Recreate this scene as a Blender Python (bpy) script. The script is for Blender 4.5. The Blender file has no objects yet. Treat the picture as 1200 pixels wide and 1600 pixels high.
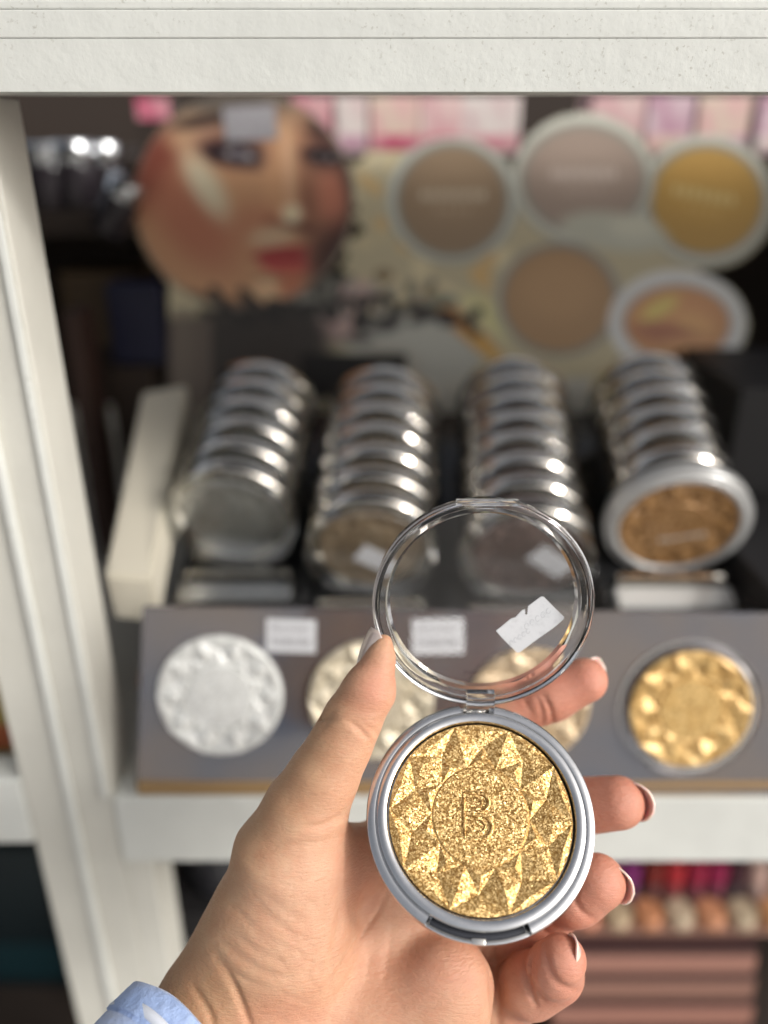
import bpy, bmesh, math, random
import numpy as np
from mathutils import Vector, Matrix, noise

R = math.radians
PI = math.pi
random.seed(4)
rng = np.random.default_rng(4)
scene = bpy.context.scene
COL = scene.collection

# ------------------------------------------------------------------ camera
FPX = 1300.0                      # focal length in pixels of the 1200x1600 photograph
CAM = Vector((0.0, 0.0, 1.45))
PITCH = 25.0
camd = bpy.data.cameras.new('camera')
camd.sensor_fit = 'VERTICAL'
camd.sensor_height = 36.0
camd.lens = 36.0 * FPX / 1600.0
camd.clip_start = 0.01
camd.clip_end = 500
camd.dof.use_dof = True
camd.dof.focus_distance = 0.257
camd.dof.aperture_fstop = (camd.lens / 1000.0) / 0.0096
camd.dof.aperture_blades = 0
cam = bpy.data.objects.new('camera', camd)
COL.objects.link(cam)
cam.location = CAM
cam.rotation_euler = (R(90 - PITCH), 0, 0)
scene.camera = cam
MC = Matrix.Rotation(R(90 - PITCH), 3, 'X')

# ------------------------------------------------------------------ sky and sun
SUN_EL, SUN_AZ = 31.0, 58.0       # degrees; azimuth measured from behind the camera towards its right
world = bpy.data.worlds.new('World')
scene.world = world
world.use_nodes = True
wn = world.node_tree.nodes
wl = world.node_tree.links
sky = wn.new('ShaderNodeTexSky')
sky.sky_type = 'NISHITA'
sky.sun_disc = False
sky.sun_elevation = R(SUN_EL)
sky.sun_rotation = R(180 - SUN_AZ)
sky.air_density = 1.0
sky.dust_density = 6.0
sky.ozone_density = 0.6
hsv = wn.new('ShaderNodeHueSaturation')          # thin bright overcast: the blue is washed out
hsv.inputs['Saturation'].default_value = 0.32
wl.new(sky.outputs[0], hsv.inputs['Color'])
wl.new(hsv.outputs[0], wn['Background'].inputs['Color'])
wn['Background'].inputs['Strength'].default_value = 0.15

sund = bpy.data.lights.new('sun', 'SUN')
sund.energy = 1.1
sund.angle = R(9)
sund.color = (1.0, 0.975, 0.94)
sun = bpy.data.objects.new('sun', sund)
COL.objects.link(sun)
sdir = Vector((math.sin(R(SUN_AZ)) * math.cos(R(SUN_EL)), -math.cos(R(SUN_AZ)) * math.cos(R(SUN_EL)), math.sin(R(SUN_EL))))
sun.rotation_euler = sdir.to_track_quat('Z', 'Y').to_euler()
sun.location = (0, -2, 4)

scene.view_settings.view_transform = 'Standard'
scene.view_settings.look = 'None'
scene.view_settings.exposure = 0.12
scene.view_settings.gamma = 1.0
scene.cycles.max_bounces = 12
scene.cycles.transmission_bounces = 10
scene.cycles.glossy_bounces = 5
scene.cycles.diffuse_bounces = 4
scene.cycles.sample_clamp_indirect = 6.0

# ------------------------------------------------------------------ coordinates
def cs(px, py, d):
    """camera-space point (x right, y up, z towards the viewer) seen at a photo pixel, at depth d"""
    return Vector(((px - 600) / FPX * d, (800 - py) / FPX * d, -d))
def W(v):
    return MC @ Vector(v) + CAM
def P(px, py, d):
    return W(cs(px, py, d))
def on_plane(px, py, p0, n):
    r = MC @ Vector(((px - 600) / FPX, (800 - py) / FPX, -1.0))
    return CAM + r * ((p0 - CAM).dot(n) / r.dot(n))
def frame(origin, xdir, zdir):
    z = Vector(zdir).normalized()
    x = Vector(xdir); x = (x - z * x.dot(z)).normalized()
    y = z.cross(x)
    m = Matrix((x, y, z)).transposed().to_4x4()
    m.translation = origin
    return m
def lin(c):
    out = []
    for v in c:
        v = v / 255.0
        out.append(v / 12.92 if v <= 0.04045 else ((v + 0.055) / 1.055) ** 2.4)
    return tuple(out)

# ------------------------------------------------------------------ materials
def mat(name, color=(0.8, 0.8, 0.8), rough=0.5, metal=0.0, **kw):
    m = bpy.data.materials.new(name)
    m.use_nodes = True
    b = m.node_tree.nodes['Principled BSDF']
    b.inputs['Base Color'].default_value = (*color, 1)
    b.inputs['Roughness'].default_value = rough
    b.inputs['Metallic'].default_value = metal
    for k, v in kw.items():
        b.inputs[k.replace('_', ' ')].default_value = v
    return m
def nodes(m):
    nt = m.node_tree
    return nt.nodes, nt.links, nt.nodes['Principled BSDF']
def noise_node(N, L, scale, detail=4, rough=0.6, coords=None, dist=0.0):
    t = N.new('ShaderNodeTexNoise')
    t.inputs['Scale'].default_value = scale
    t.inputs['Detail'].default_value = detail
    t.inputs['Roughness'].default_value = rough
    t.inputs['Distortion'].default_value = dist
    if coords is not None:
        L.new(coords, t.inputs['Vector'])
    return t
def ramp(N, L, src, stops):
    r = N.new('ShaderNodeValToRGB')
    L.new(src, r.inputs[0])
    e = r.color_ramp.elements
    e[0].position, e[0].color = stops[0][0], (*stops[0][1], 1)
    e[1].position, e[1].color = stops[-1][0], (*stops[-1][1], 1)
    for p, c in stops[1:-1]:
        n = e.new(p); n.color = (*c, 1)
    return r
def bump(N, L, src, strength, dist, target, prev=None):
    b = N.new('ShaderNodeBump')
    b.inputs['Strength'].default_value = strength
    b.inputs['Distance'].default_value = dist
    L.new(src, b.inputs['Height'])
    if prev: L.new(prev.outputs[0], b.inputs['Normal'])
    if target is not None: L.new(b.outputs[0], target)
    return b
def mixc(N, L, fac, a, b, mode='MIX'):
    m = N.new('ShaderNodeMix'); m.data_type = 'RGBA'; m.blend_type = mode
    if hasattr(fac, 'links'): L.new(fac, m.inputs[0])
    else: m.inputs[0].default_value = fac
    for s, v in ((6, a), (7, b)):
        if hasattr(v, 'links'): L.new(v, m.inputs[s])
        else: m.inputs[s].default_value = (*v, 1)
    return m.outputs[2]

def paint_mat(name, base, dirt, dirt_amt=0.5):
    m = mat(name, base, 0.42)
    N, L, b = nodes(m)
    tc = N.new('ShaderNodeTexCoord'); o = tc.outputs['Object']
    big = noise_node(N, L, 22, 5, 0.6, o)
    c0 = ramp(N, L, big.outputs['Fac'], [(0.3, tuple(v * 0.9 for v in base)), (0.7, base)])
    clus = noise_node(N, L, 16, 3, 0.5, o)
    cr = ramp(N, L, clus.outputs['Fac'], [(0.50, (0, 0, 0)), (0.64, (1, 1, 1))])
    sp = noise_node(N, L, 620, 3, 0.65, o)
    sr = ramp(N, L, sp.outputs['Fac'], [(0.60, (0, 0, 0)), (0.67, (1, 1, 1))])
    mul = N.new('ShaderNodeMath'); mul.operation = 'MULTIPLY'
    L.new(cr.outputs[0], mul.inputs[0]); L.new(sr.outputs[0], mul.inputs[1])
    mul2 = N.new('ShaderNodeMath'); mul2.operation = 'MULTIPLY'
    L.new(mul.outputs[0], mul2.inputs[0]); mul2.inputs[1].default_value = dirt_amt
    L.new(mixc(N, L, mul2.outputs[0], c0.outputs[0], dirt), b.inputs['Base Color'])
    f = noise_node(N, L, 420, 4, 0.6, o)
    b1 = bump(N, L, f.outputs['Fac'], 0.30, 0.0004, None)
    g = noise_node(N, L, 60, 4, 0.55, o)
    b2 = bump(N, L, g.outputs['Fac'], 0.30, 0.002, None, b1)
    bump(N, L, mul.outputs[0], -0.6, 0.0004, b.inputs['Normal'], b2)
    return m
M_PAINT = paint_mat('cream_white_paint', (0.675, 0.69, 0.655), (0.34, 0.33, 0.28), 0.55)
M_PAINT_LO = paint_mat('aged_white_paint', (0.62, 0.61, 0.55), (0.45, 0.42, 0.36), 0.35)
M_WOODTOP = mat('brown_board', (0.12, 0.07, 0.05), 0.7)
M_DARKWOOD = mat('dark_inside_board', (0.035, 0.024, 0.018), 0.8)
M_BLACK = mat('black_board', (0.012, 0.011, 0.012), 0.6)
M_SILVER = mat('satin_silver', (0.80, 0.80, 0.81), 0.23, 1.0)
N, L, b = nodes(M_SILVER)
tc = N.new('ShaderNodeTexCoord')
nn = noise_node(N, L, 900, 3, 0.7, tc.outputs['Object'])
rr = ramp(N, L, nn.outputs['Fac'], [(0.35, (0.20,) * 3), (0.7, (0.27,) * 3)])
L.new(rr.outputs[0], b.inputs['Roughness'])
sc1 = noise_node(N, L, 90, 5, 0.6, tc.outputs['Object'])
sc2 = ramp(N, L, sc1.outputs['Fac'], [(0.35, (0.58, 0.58, 0.585)), (0.65, (0.64, 0.64, 0.645))])
L.new(sc2.outputs[0], b.inputs['Base Color'])
bump(N, L, sc1.outputs['Fac'], 0.04, 0.0003, b.inputs['Normal'])
M_CHROME = mat('mirror_silver', (0.80, 0.76, 0.70), 0.07, 1.0)
M_GLASS = mat('clear_plastic', (0.985, 0.99, 0.995), 0.02, 0.0, Transmission_Weight=1.0, IOR=1.46)
N, L, b = nodes(M_GLASS)
tc = N.new('ShaderNodeTexCoord')
nn = noise_node(N, L, 140, 3, 0.6, tc.outputs['Object'])
bump(N, L, nn.outputs['Fac'], 0.06, 0.0006, b.inputs['Normal'])

M_CLEAR = bpy.data.materials.new('clear_thin_lid'); M_CLEAR.use_nodes = True
N = M_CLEAR.node_tree.nodes; L = M_CLEAR.node_tree.links
N.remove(N['Principled BSDF'])
tr = N.new('ShaderNodeBsdfTransparent'); tr.inputs[0].default_value = (0.93, 0.94, 0.94, 1)
gl = N.new('ShaderNodeBsdfGlossy'); gl.inputs['Roughness'].default_value = 0.06; gl.inputs[0].default_value = (1, 1, 1, 1)
lw = N.new('ShaderNodeLayerWeight'); lw.inputs[0].default_value = 0.35
fr = N.new('ShaderNodeMapRange'); L.new(lw.outputs['Facing'], fr.inputs[0])
fr.inputs[1].default_value = 0.0; fr.inputs[2].default_value = 1.0; fr.inputs[3].default_value = 0.05; fr.inputs[4].default_value = 0.45
mx = N.new('ShaderNodeMixShader')
L.new(fr.outputs[0], mx.inputs[0]); L.new(tr.outputs[0], mx.inputs[1]); L.new(gl.outputs[0], mx.inputs[2])
L.new(mx.outputs[0], N['Material Output'].inputs['Surface'])

def shimmer_mat(name, dark, mid, bright, cell=1500.0, metal=0.85, spark=1.0):
    """pressed shimmering powder: every flake has its own facing and tone"""
    m = mat(name, mid, 0.36, metal)
    N, L, b = nodes(m)
    tc = N.new('ShaderNodeTexCoord'); o = tc.outputs['Object']
    warp = noise_node(N, L, cell * 0.7, 2, 0.5, o)
    add = N.new('ShaderNodeVectorMath'); add.operation = 'MULTIPLY_ADD'
    L.new(warp.outputs['Color'], add.inputs[0])
    add.inputs[1].default_value = (0.0016,) * 3
    L.new(o, add.inputs[2])
    v1 = N.new('ShaderNodeTexVoronoi'); v1.inputs['Scale'].default_value = cell
    v2 = N.new('ShaderNodeTexVoronoi'); v2.inputs['Scale'].default_value = cell * 0.45
    L.new(add.outputs[0], v1.inputs['Vector']); L.new(add.outputs[0], v2.inputs['Vector'])
    bw = N.new('ShaderNodeSeparateColor'); L.new(v1.outputs['Color'], bw.inputs[0])
    r1 = ramp(N, L, bw.outputs[0], [(0.15, dark), (0.55, mid), (0.93, bright)])
    cl = noise_node(N, L, cell * 0.14, 4, 0.7, o)
    r2 = ramp(N, L, cl.outputs['Fac'], [(0.35, tuple(v * 0.86 for v in (1, 1, 1))), (0.65, (1, 1, 1))])
    L.new(mixc(N, L, 1.0, r1.outputs[0], r2.outputs[0], 'MULTIPLY'), b.inputs['Base Color'])
    geo = N.new('ShaderNodeNewGeometry')
    nrm = geo.outputs['Normal']
    for v, k in ((v1, 0.85 * spark), (v2, 0.22 * spark)):
        sub = N.new('ShaderNodeVectorMath'); sub.operation = 'SUBTRACT'
        L.new(v.outputs['Color'], sub.inputs[0]); sub.inputs[1].default_value = (0.5,) * 3
        ma = N.new('ShaderNodeVectorMath'); ma.operation = 'MULTIPLY_ADD'
        L.new(sub.outputs[0], ma.inputs[0]); ma.inputs[1].default_value = (k,) * 3
        L.new(nrm, ma.inputs[2]); nrm = ma.outputs[0]
    nz = N.new('ShaderNodeVectorMath'); nz.operation = 'NORMALIZE'
    L.new(nrm, nz.inputs[0])
    fine = noise_node(N, L, cell * 0.6, 3, 0.7, o)
    bp = bump(N, L, fine.outputs['Fac'], 0.25, 0.00015, b.inputs['Normal'])
    L.new(nz.outputs[0], bp.inputs['Normal'])
    return m
M_GOLD = shimmer_mat('gold_shimmer_powder', (0.33, 0.165, 0.04), (0.53, 0.30, 0.085), (1.0, 0.72, 0.33), 2900, 0.60, 0.60)
M_GOLD_S = shimmer_mat('honey_gold_powder', (0.50, 0.30, 0.10), (0.66, 0.42, 0.15), (0.80, 0.58, 0.26), 700, 0.3, 0.18)
M_WHITE_S = shimmer_mat('pearl_white_powder', (0.74, 0.75, 0.72), (0.80, 0.81, 0.78), (0.88, 0.89, 0.87), 700, 0.05, 0.18)
M_CHAMP_S = shimmer_mat('champagne_powder', (0.55, 0.48, 0.34), (0.68, 0.60, 0.45), (0.80, 0.74, 0.60), 700, 0.3, 0.18)
M_PEACH_S = shimmer_mat('peach_beige_powder', (0.50, 0.37, 0.22), (0.64, 0.48, 0.30), (0.78, 0.64, 0.45), 700, 0.3, 0.18)
M_BRONZE_S = shimmer_mat('bronze_powder', (0.30, 0.15, 0.05), (0.42, 0.23, 0.09), (0.55, 0.33, 0.16), 700, 0.3, 0.18)
M_MAUVE_S = shimmer_mat('mauve_brown_powder', (0.22, 0.13, 0.11), (0.31, 0.20, 0.165), (0.42, 0.30, 0.26), 700, 0.3, 0.18)
M_SAND_S = shimmer_mat('sand_beige_powder', (0.45, 0.32, 0.20), (0.55, 0.41, 0.27), (0.64, 0.51, 0.37), 700, 0.3, 0.18)
M_GREY_S = shimmer_mat('icy_grey_powder', (0.32, 0.31, 0.28), (0.40, 0.385, 0.355), (0.5, 0.49, 0.46), 700, 0.3, 0.18)

def label_mat(name, base, ink, marks):
    """white paper price sticker with faint smudged print"""
    m = mat(name, base, 0.6)
    N, L, b = nodes(m)
    tc = N.new('ShaderNodeTexCoord'); o = tc.outputs['Object']
    n1 = noise_node(N, L, marks, 3, 0.6, o)
    r1 = ramp(N, L, n1.outputs['Fac'], [(0.52, base), (0.72, ink)])
    L.new(r1.outputs[0], b.inputs['Base Color'])
    n2 = noise_node(N, L, 700, 3, 0.6, o)
    bump(N, L, n2.outputs['Fac'], 0.3, 0.0002, b.inputs['Normal'])
    return m
M_STICKER = label_mat('sticker_paper', (0.62, 0.635, 0.66), (0.53, 0.545, 0.57), 330)
M_TAG = label_mat('tag_paper', (0.62, 0.63, 0.65), (0.45, 0.46, 0.48), 300)
M_INK = mat('faded_grey_ink', (0.42, 0.43, 0.45), 0.7)
M_PANEL = mat('mirrored_grey_panel', (0.26, 0.245, 0.25), 0.10, 0.75)
N, L, b = nodes(M_PANEL)
tc = N.new('ShaderNodeTexCoord')
nn = noise_node(N, L, 14, 2, 0.5, tc.outputs['Object'])
rr = ramp(N, L, nn.outputs['Fac'], [(0.38, (0.33, 0.29, 0.27)), (0.62, (0.25, 0.26, 0.30))])
L.new(rr.outputs[0], b.inputs['Base Color'])
M_KRAFT = mat('brown_cardboard_edge', (0.30, 0.19, 0.085), 0.8)
M_ACRY = mat('black_acrylic', (0.02, 0.02, 0.021), 0.12)
M_FOAM = mat('cream_foam_board', (0.62, 0.58, 0.48), 0.7)

# ------------------------------------------------------------------ mesh helpers
def link(name, me, m=None, parent=None, smooth=False, mw=None):
    o = bpy.data.objects.new(name, me)
    COL.objects.link(o)
    if m is not None and not me.materials: me.materials.append(m)
    if smooth:
        me.polygons.foreach_set('use_smooth', [True] * len(me.polygons))
    if parent is not None: o.parent = parent
    if mw is not None: o.matrix_local = mw
    return o
def tag(o, label=None, cat=None, group=None, kind=None):
    if label: o['label'] = label
    if cat: o['category'] = cat
    if group: o['group'] = group
    if kind: o['kind'] = kind
    return o
def empty(name, mw, label, cat, group=None):
    o = bpy.data.objects.new(name, None)
    o.empty_display_size = 0.01
    COL.objects.link(o)
    o.matrix_world = mw
    return tag(o, label, cat, group)
def from_bm(bm, name):
    me = bpy.data.meshes.new(name)
    bm.normal_update()
    bm.to_mesh(me); bm.free()
    return me
def box_bm(bm, x0, x1, y0, y1, z0, z1, bev=0.0, seg=2):
    r = bmesh.ops.create_cube(bm, size=1.0)
    vs = r['verts']
    for v in vs:
        v.co = Vector(((x0 + x1) / 2 + v.co.x * (x1 - x0), (y0 + y1) / 2 + v.co.y * (y1 - y0), (z0 + z1) / 2 + v.co.z * (z1 - z0)))
    if bev > 0:
        es = list({e for v in vs for e in v.link_edges})
        bmesh.ops.bevel(bm, geom=es, offset=bev, segments=seg, profile=0.6, affect='EDGES')
def box(name, x0, x1, y0, y1, z0, z1, m, parent=None, bev=0.001, seg=2, smooth=False):
    bm = bmesh.new()
    box_bm(bm, x0, x1, y0, y1, z0, z1, bev, seg)
    return link(name, from_bm(bm, name), m, parent, smooth)
def lathe_mesh(name, prof, seg=128, mod=None, closed=True):
    """prof: list of (r,z); mod(angle, i, r, z) may return changed (r,z)"""
    n = len(prof)
    verts = []; faces = []
    for k in range(seg):
        a = 2 * PI * k / seg
        for i, (r, z) in enumerate(prof):
            if mod: r, z = mod(a, i, r, z)
            verts.append((r * math.cos(a), r * math.sin(a), z))
    for k in range(seg):
        k2 = (k + 1) % seg
        for i in range(n - 1):
            faces.append((k * n + i, k2 * n + i, k2 * n + i + 1, k * n + i + 1))
        if closed:
            faces.append((k * n + n - 1, k2 * n + n - 1, k2 * n, k * n))
    me = bpy.data.meshes.new(name)
    me.from_pydata(verts, [], faces)
    bm = bmesh.new(); bm.from_mesh(me)
    bmesh.ops.remove_doubles(bm, verts=bm.verts, dist=1e-6)
    bmesh.ops.recalc_face_normals(bm, faces=bm.faces)
    bm.to_mesh(me); bm.free()
    return me
def smooth_by_angle(me, ang=35):
    bm = bmesh.new(); bm.from_mesh(me)
    for f in bm.faces: f.smooth = True
    for e in bm.edges:
        if len(e.link_faces) == 2 and e.calc_face_angle(0) > R(ang): e.smooth = False
    bm.to_mesh(me); bm.free()
def tube_mesh(name, pts, rad, seg=8, flat=1.0):
    verts = []; faces = []
    n = len(pts)
    for i, p in enumerate(pts):
        a = pts[max(i - 1, 0)]; c = pts[min(i + 1, n - 1)]
        t = (Vector(c) - Vector(a)).normalized()
        s = t.cross(Vector((0, 0, 1))).normalized()
        u = s.cross(t)
        rr = rad * (0.35 if i in (0, n - 1) else 1)
        for k in range(seg):
            q = 2 * PI * k / seg
            verts.append(Vector(p) + s * math.cos(q) * rr + u * math.sin(q) * rr * flat)
    for i in range(n - 1):
        for k in range(seg):
            k2 = (k + 1) % seg
            faces.append((i * seg + k, i * seg + k2, (i + 1) * seg + k2, (i + 1) * seg + k))
    faces.append(tuple(range(seg))[::-1]); faces.append(tuple((n - 1) * seg + k for k in range(seg)))
    me = bpy.data.meshes.new(name); me.from_pydata(verts, [], faces)
    return me
mm = 0.001

# pressed pan: flat medallion inside a ring of cut-gem facets
def pan_mesh(name, rad, n=10, relief=1.0, seed=3, medal=0.53):
    """pressed powder: round medallion, ten four-sided pyramids around it, slanted triangles between them"""
    rnd = random.Random(seed)
    bm = bmesh.new()
    h = 0.0012 * relief * rad / 0.0282
    def vert(r, a, z): return bm.verts.new((r * rad * math.cos(a), r * rad * math.sin(a), z))
    j = lambda s_: (rnd.random() - 0.5) * s_
    st = 2 * PI / n; sub = 6; m = n * sub
    cen = vert(0, 0, 0)
    inner = [vert(medal - 0.02, k * st / sub, 0) for k in range(m)]
    wall = [vert(medal, k * st / sub, -0.45 * h) for k in range(m)]
    for k in range(m):
        k2 = (k + 1) % m
        bm.faces.new((cen, inner[k], inner[k2]))
        bm.faces.new((inner[k], wall[k], wall[k2], inner[k2]))
    edge = [vert(0.992, k * st / sub, h * (0.35 if k % sub == 0 else 0.0) + h * j(0.1)) for k in range(m)]
    rim = [vert(1.0, k * st / sub, -1.0 * h) for k in range(m)]
    for k in range(m):
        k2 = (k + 1) % m
        bm.faces.new((edge[k], rim[k], rim[k2], edge[k2]))
    mid = [vert(0.765 + j(0.03), (k + .5) * st + j(0.05), -h * (0.85 + j(0.3))) for k in range(n)]
    top = [vert(0.80 + j(0.05), k * st + j(0.06), h * (0.85 + j(0.35))) for k in range(n)]
    for k in range(n):
        i0 = wall[k * sub]; o0 = edge[k * sub]; km = (k - 1) % n
        bm.faces.new((i0, mid[k], top[k])); bm.faces.new((mid[k], o0, top[k]))
        bm.faces.new((o0, mid[km], top[k])); bm.faces.new((mid[km], i0, top[k]))
        # triangle towards the medallion, ridge in its middle
        q = vert(0.61 + j(0.02), (k + .5) * st + j(0.03), h * (0.35 + j(0.2)))
        W_ = [wall[(k * sub + t) % m] for t in range(sub + 1)]
        for t in range(sub): bm.faces.new((W_[t], W_[t + 1], q))
        bm.faces.new((W_[0], q, mid[k])); bm.faces.new((q, W_[sub], mid[k]))
        # triangle towards the rim
        E_ = [edge[(k * sub + t) % m] for t in range(sub + 1)]
        q = vert(0.915 + j(0.02), (k + .5) * st + j(0.05), h * (0.55 + j(0.3)))
        for t in range(sub): bm.faces.new((E_[t], E_[t + 1], q))
        bm.faces.new((E_[0], q, mid[k])); bm.faces.new((q, E_[sub], mid[k]))
    bmesh.ops.recalc_face_normals(bm, faces=bm.faces)
    if sum(f.normal.z for f in bm.faces) < 0:
        bmesh.ops.reverse_faces(bm, faces=bm.faces)
    return from_bm(bm, name)

# ------------------------------------------------------------------ ground
g = box('ground', -60, 60, -60, 60, -0.2, 0.0, mat('pale_concrete_ground', (0.42, 0.40, 0.37), 0.9), None, 0)
tag(g, kind='structure')
N, L, b = nodes(g.data.materials[0])
nn = noise_node(N, L, 3, 6, 0.6)
rr = ramp(N, L, nn.outputs['Fac'], [(0.3, (0.34, 0.32, 0.29)), (0.7, (0.48, 0.46, 0.43))])
L.new(rr.outputs[0], b.inputs['Base Color'])

# ------------------------------------------------------------------ cabinet
cab = empty('display_cabinet', Matrix.Translation((0, 0.5, 0)), 'cream white painted wooden shop cabinet whose frame surrounds the makeup display', 'cabinet')
def cb(name, x0, x1, y0, y1, z0, z1, m, bev=0.001, label=None):
    o = box(name, x0, x1, y0 - 0.5, y1 - 0.5, z0, z1, m, cab, bev, 2)
    if label: o['label'] = label
    return o
# top rail: two stepped mouldings, its lower edge at z 1.459
cb('top_rail', -0.60, 0.60, 0.2905, 0.330, 1.4590, 1.4737, M_PAINT, 0.0003)
cb('rail_moulding', -0.60, 0.60, 0.2902, 0.3300, 1.47372, 1.4812, M_PAINT, 0.0004)
cb('rail_lip', -0.60, 0.60, 0.2905, 0.330, 1.4813, 1.4838, M_PAINT, 0.0005)
cb('upper_board', -0.60, 0.60, 0.2975, 0.56, 1.4842, 1.497, M_WOODTOP)
cb('compartment_ceiling', -0.60, 0.60, 0.331, 0.56, 1.470, 1.4838, M_DARKWOOD)
# stile on the left
cb('stile', -0.178, -0.1345, 0.3137, 0.3428, 0.30, 1.4585, M_PAINT_LO, 0.0010)
cb('stile_lower_edge', -0.1343, -0.1200, 0.3141, 0.3428, 0.30, 1.1045, M_PAINT_LO, 0.0008)
cb('bead', -0.1392, -0.1360, 0.3118, 0.3135, 1.1485, 1.4585, M_PAINT, 0.0008)
cb('bead', -0.1570, -0.1530, 0.3108, 0.3135, 0.30, 1.4585, M_PAINT, 0.0011)
# shelf: lip and board, on both sides of the stile
cb('shelf_lip', -0.1343, 0.60, 0.3125, 0.330, 1.1050, 1.1478, M_PAINT, 0.0015)
cb('shelf_lip', -0.60, -0.1783, 0.3125, 0.330, 1.1180, 1.1600, M_PAINT, 0.0015)
cb('shelf_board', -0.60, 0.60, 0.3302, 0.949, 1.130, 1.1475, M_PAINT_LO, 0.001)
cb('lower_shelf_board', -0.60, 0.60, 0.3302, 0.949, 0.785, 0.800, M_DARKWOOD, 0.001)
cb('shelf_lip', -0.60, 0.60, 0.3125, 0.330, 0.770, 0.803, M_PAINT_LO, 0.0015)
cb('back_panel', -0.60, 0.60, 0.950, 0.965, 0.02, 1.497, M_DARKWOOD)
cb('side_panel', -0.615, -0.6005, 0.33, 0.965, 0.02, 1.497, M_DARKWOOD)
cb('side_panel', 0.6005, 0.615, 0.33, 0.965, 0.02, 1.497, M_DARKWOOD)
cb('plinth', -0.60, 0.60, 0.34, 0.949, 0.0, 0.10, M_PAINT_LO)
cb('divider', -0.42, -0.407, 0.346, 0.949, 0.801, 1.469, M_BLACK)

# ------------------------------------------------------------------ the held compact
TB = 30.0
O_BASE = cs(752, 1273.5, 0.2528)
roll = R(-1.0)
nb = Vector((0.0, math.sin(R(TB)), math.cos(R(TB))))
ub = Vector((0.0, math.cos(R(TB)), -math.sin(R(TB))))
xb = nb.orthogonal(); xb = ub.cross(nb)
xb2 = (xb * math.cos(roll) + ub * math.sin(roll)).normalized()
def cam_frame(o, x, z):
    z = z.normalized(); x = (x - z * x.dot(z)).normalized(); y = z.cross(x)
    m = Matrix((x, y, z)).transposed().to_4x4(); m.translation = o
    return m
MCAM = MC.to_4x4(); MCAM.translation = CAM
F_BASE_C = cam_frame(O_BASE, xb2, nb)                 # camera space
F_BASE = MCAM @ F_BASE_C
held = empty('powder_compact', F_BASE, 'open silver compact of sparkling gold powder held in the hand, clear lid raised', 'compact')

NOTCH_A, NOTCH_B = R(-119.5), R(-67.5)
def in_ang(a, lo, hi):
    a = (a + PI) % (2 * PI) - PI
    return lo < a < hi
base_prof = [(0.0, -9.2), (31.5, -9.2), (33.8, -8.8), (34.8, -7.8), (35.0, -6.6), (35.0, -3.0), (34.75, -2.2), (34.2, -1.85), (32.6, -1.7), (32.25, -1.8), (32.1, -2.4), (31.95, -2.4), (31.85, -0.9), (31.6, -0.35), (31.0, -0.05), (30.2, 0.0), (29.4, -0.1), (28.9, -0.35), (28.65, -0.8), (28.55, -1.6), (28.5, -4.6), (0.0, -4.6)]
def base_mod(a, i, r, z):
    # front notch for the clasp, back notch for the hinge; both cut only the outer flange
    if 5 <= i <= 9 and (in_ang(a, NOTCH_A, NOTCH_B)):
        if i == 5: return r, -4.6
        if i == 6: return 34.85, -4.2
        if i == 7: return 34.5, -4.1
        return (34.0 if i == 8 else 32.1), (-4.3 if i == 8 else -6.2)
    if 10 <= i <= 11 and in_ang(a, NOTCH_A, NOTCH_B): return (31.95, -6.2) if i == 10 else (31.9, -4.8)
    if 5 <= i <= 9 and (in_ang(a, R(90 - 6.2), R(90 + 8.2))):
        if i == 5: return r, -6.2
        return (34.6 if i == 6 else (34.2 if i == 7 else (32.8 if i == 8 else 32.3))), -6.2
    if 10 <= i <= 11 and (in_ang(a, R(90 - 6.2), R(90 + 8.2))): return (32.15, -6.0) if i == 10 else (32.05, -5.0)
    return r, z
me = lathe_mesh('compact_base', base_prof, 360, base_mod, closed=False)
for v in me.vertices: v.co *= mm
smooth_by_angle(me, 32)
base_o = link('base', me, M_SILVER, held)
me = pan_mesh('gold_pan', 28.2 * mm, seed=11, relief=0.72)
pan_o = link('powder_pan', me, M_GOLD, held, False, Matrix.Translation((0, 0, -1.6 * mm)) @ Matrix.Rotation(R(-3), 4, 'Z'))
# raised monogram, two open bowls like a B
def arc(cx, cy, rx, ry, a0, a1, n=14):
    return [(cx + rx * math.cos(R(a0 + (a1 - a0) * i / n)), cy + ry * math.sin(R(a0 + (a1 - a0) * i / n)), 0) for i in range(n + 1)]
mono_o = link('monogram', tube_mesh('mono', [(-3.6, 5.6, 0), (-2.0, 5.6, 0)] + arc(-0.2, 3.2, 2.9, 2.4, 90, -80) + [(-1.6, 0.75, 0)] + [(-3.6, 0.7, 0)], 0.50, 8, 0.8), M_GOLD, pan_o)
m2 = link('monogram', tube_mesh('mono2', [(-3.6, 0.3, 0), (-1.6, 0.3, 0)] + arc(0.0, -2.6, 3.3, 2.9, 95, -95) + [(-2.0, -5.5, 0), (-3.6, -5.5, 0)], 0.50, 8, 0.8), M_GOLD, pan_o)
m3 = link('monogram', tube_mesh('mono3', [(-3.6, 5.6, 0), (-3.6, 3.2, 0), (-3.6, 0.7, 0), (-3.6, -2.4, 0), (-3.6, -5.5, 0)], 0.45, 8, 0.8), M_GOLD, pan_o)
m4 = link('monogram', tube_mesh('mono4', [(-1.6, 4.2, 0)] + arc(-0.6, 3.2, 1.5, 1.2, 90, -80) + [(-1.8, 2.1, 0)], 0.22, 8, 0.8), M_GOLD, pan_o)
m5 = link('monogram', tube_mesh('mono5', [(-3.4, -3.7, 0)] + arc(-0.4, -2.5, 1.9, 1.5, -95, 70), 0.22, 8, 0.8), M_GOLD, pan_o)
for q in (mono_o, m2, m3, m4, m5):
    for v in q.data.vertices: v.co *= 1.22 * mm
    q.rotation_euler = (0, 0, R(3))
    q.location = (-0.0006, 0.0, 0.00034)
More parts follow.
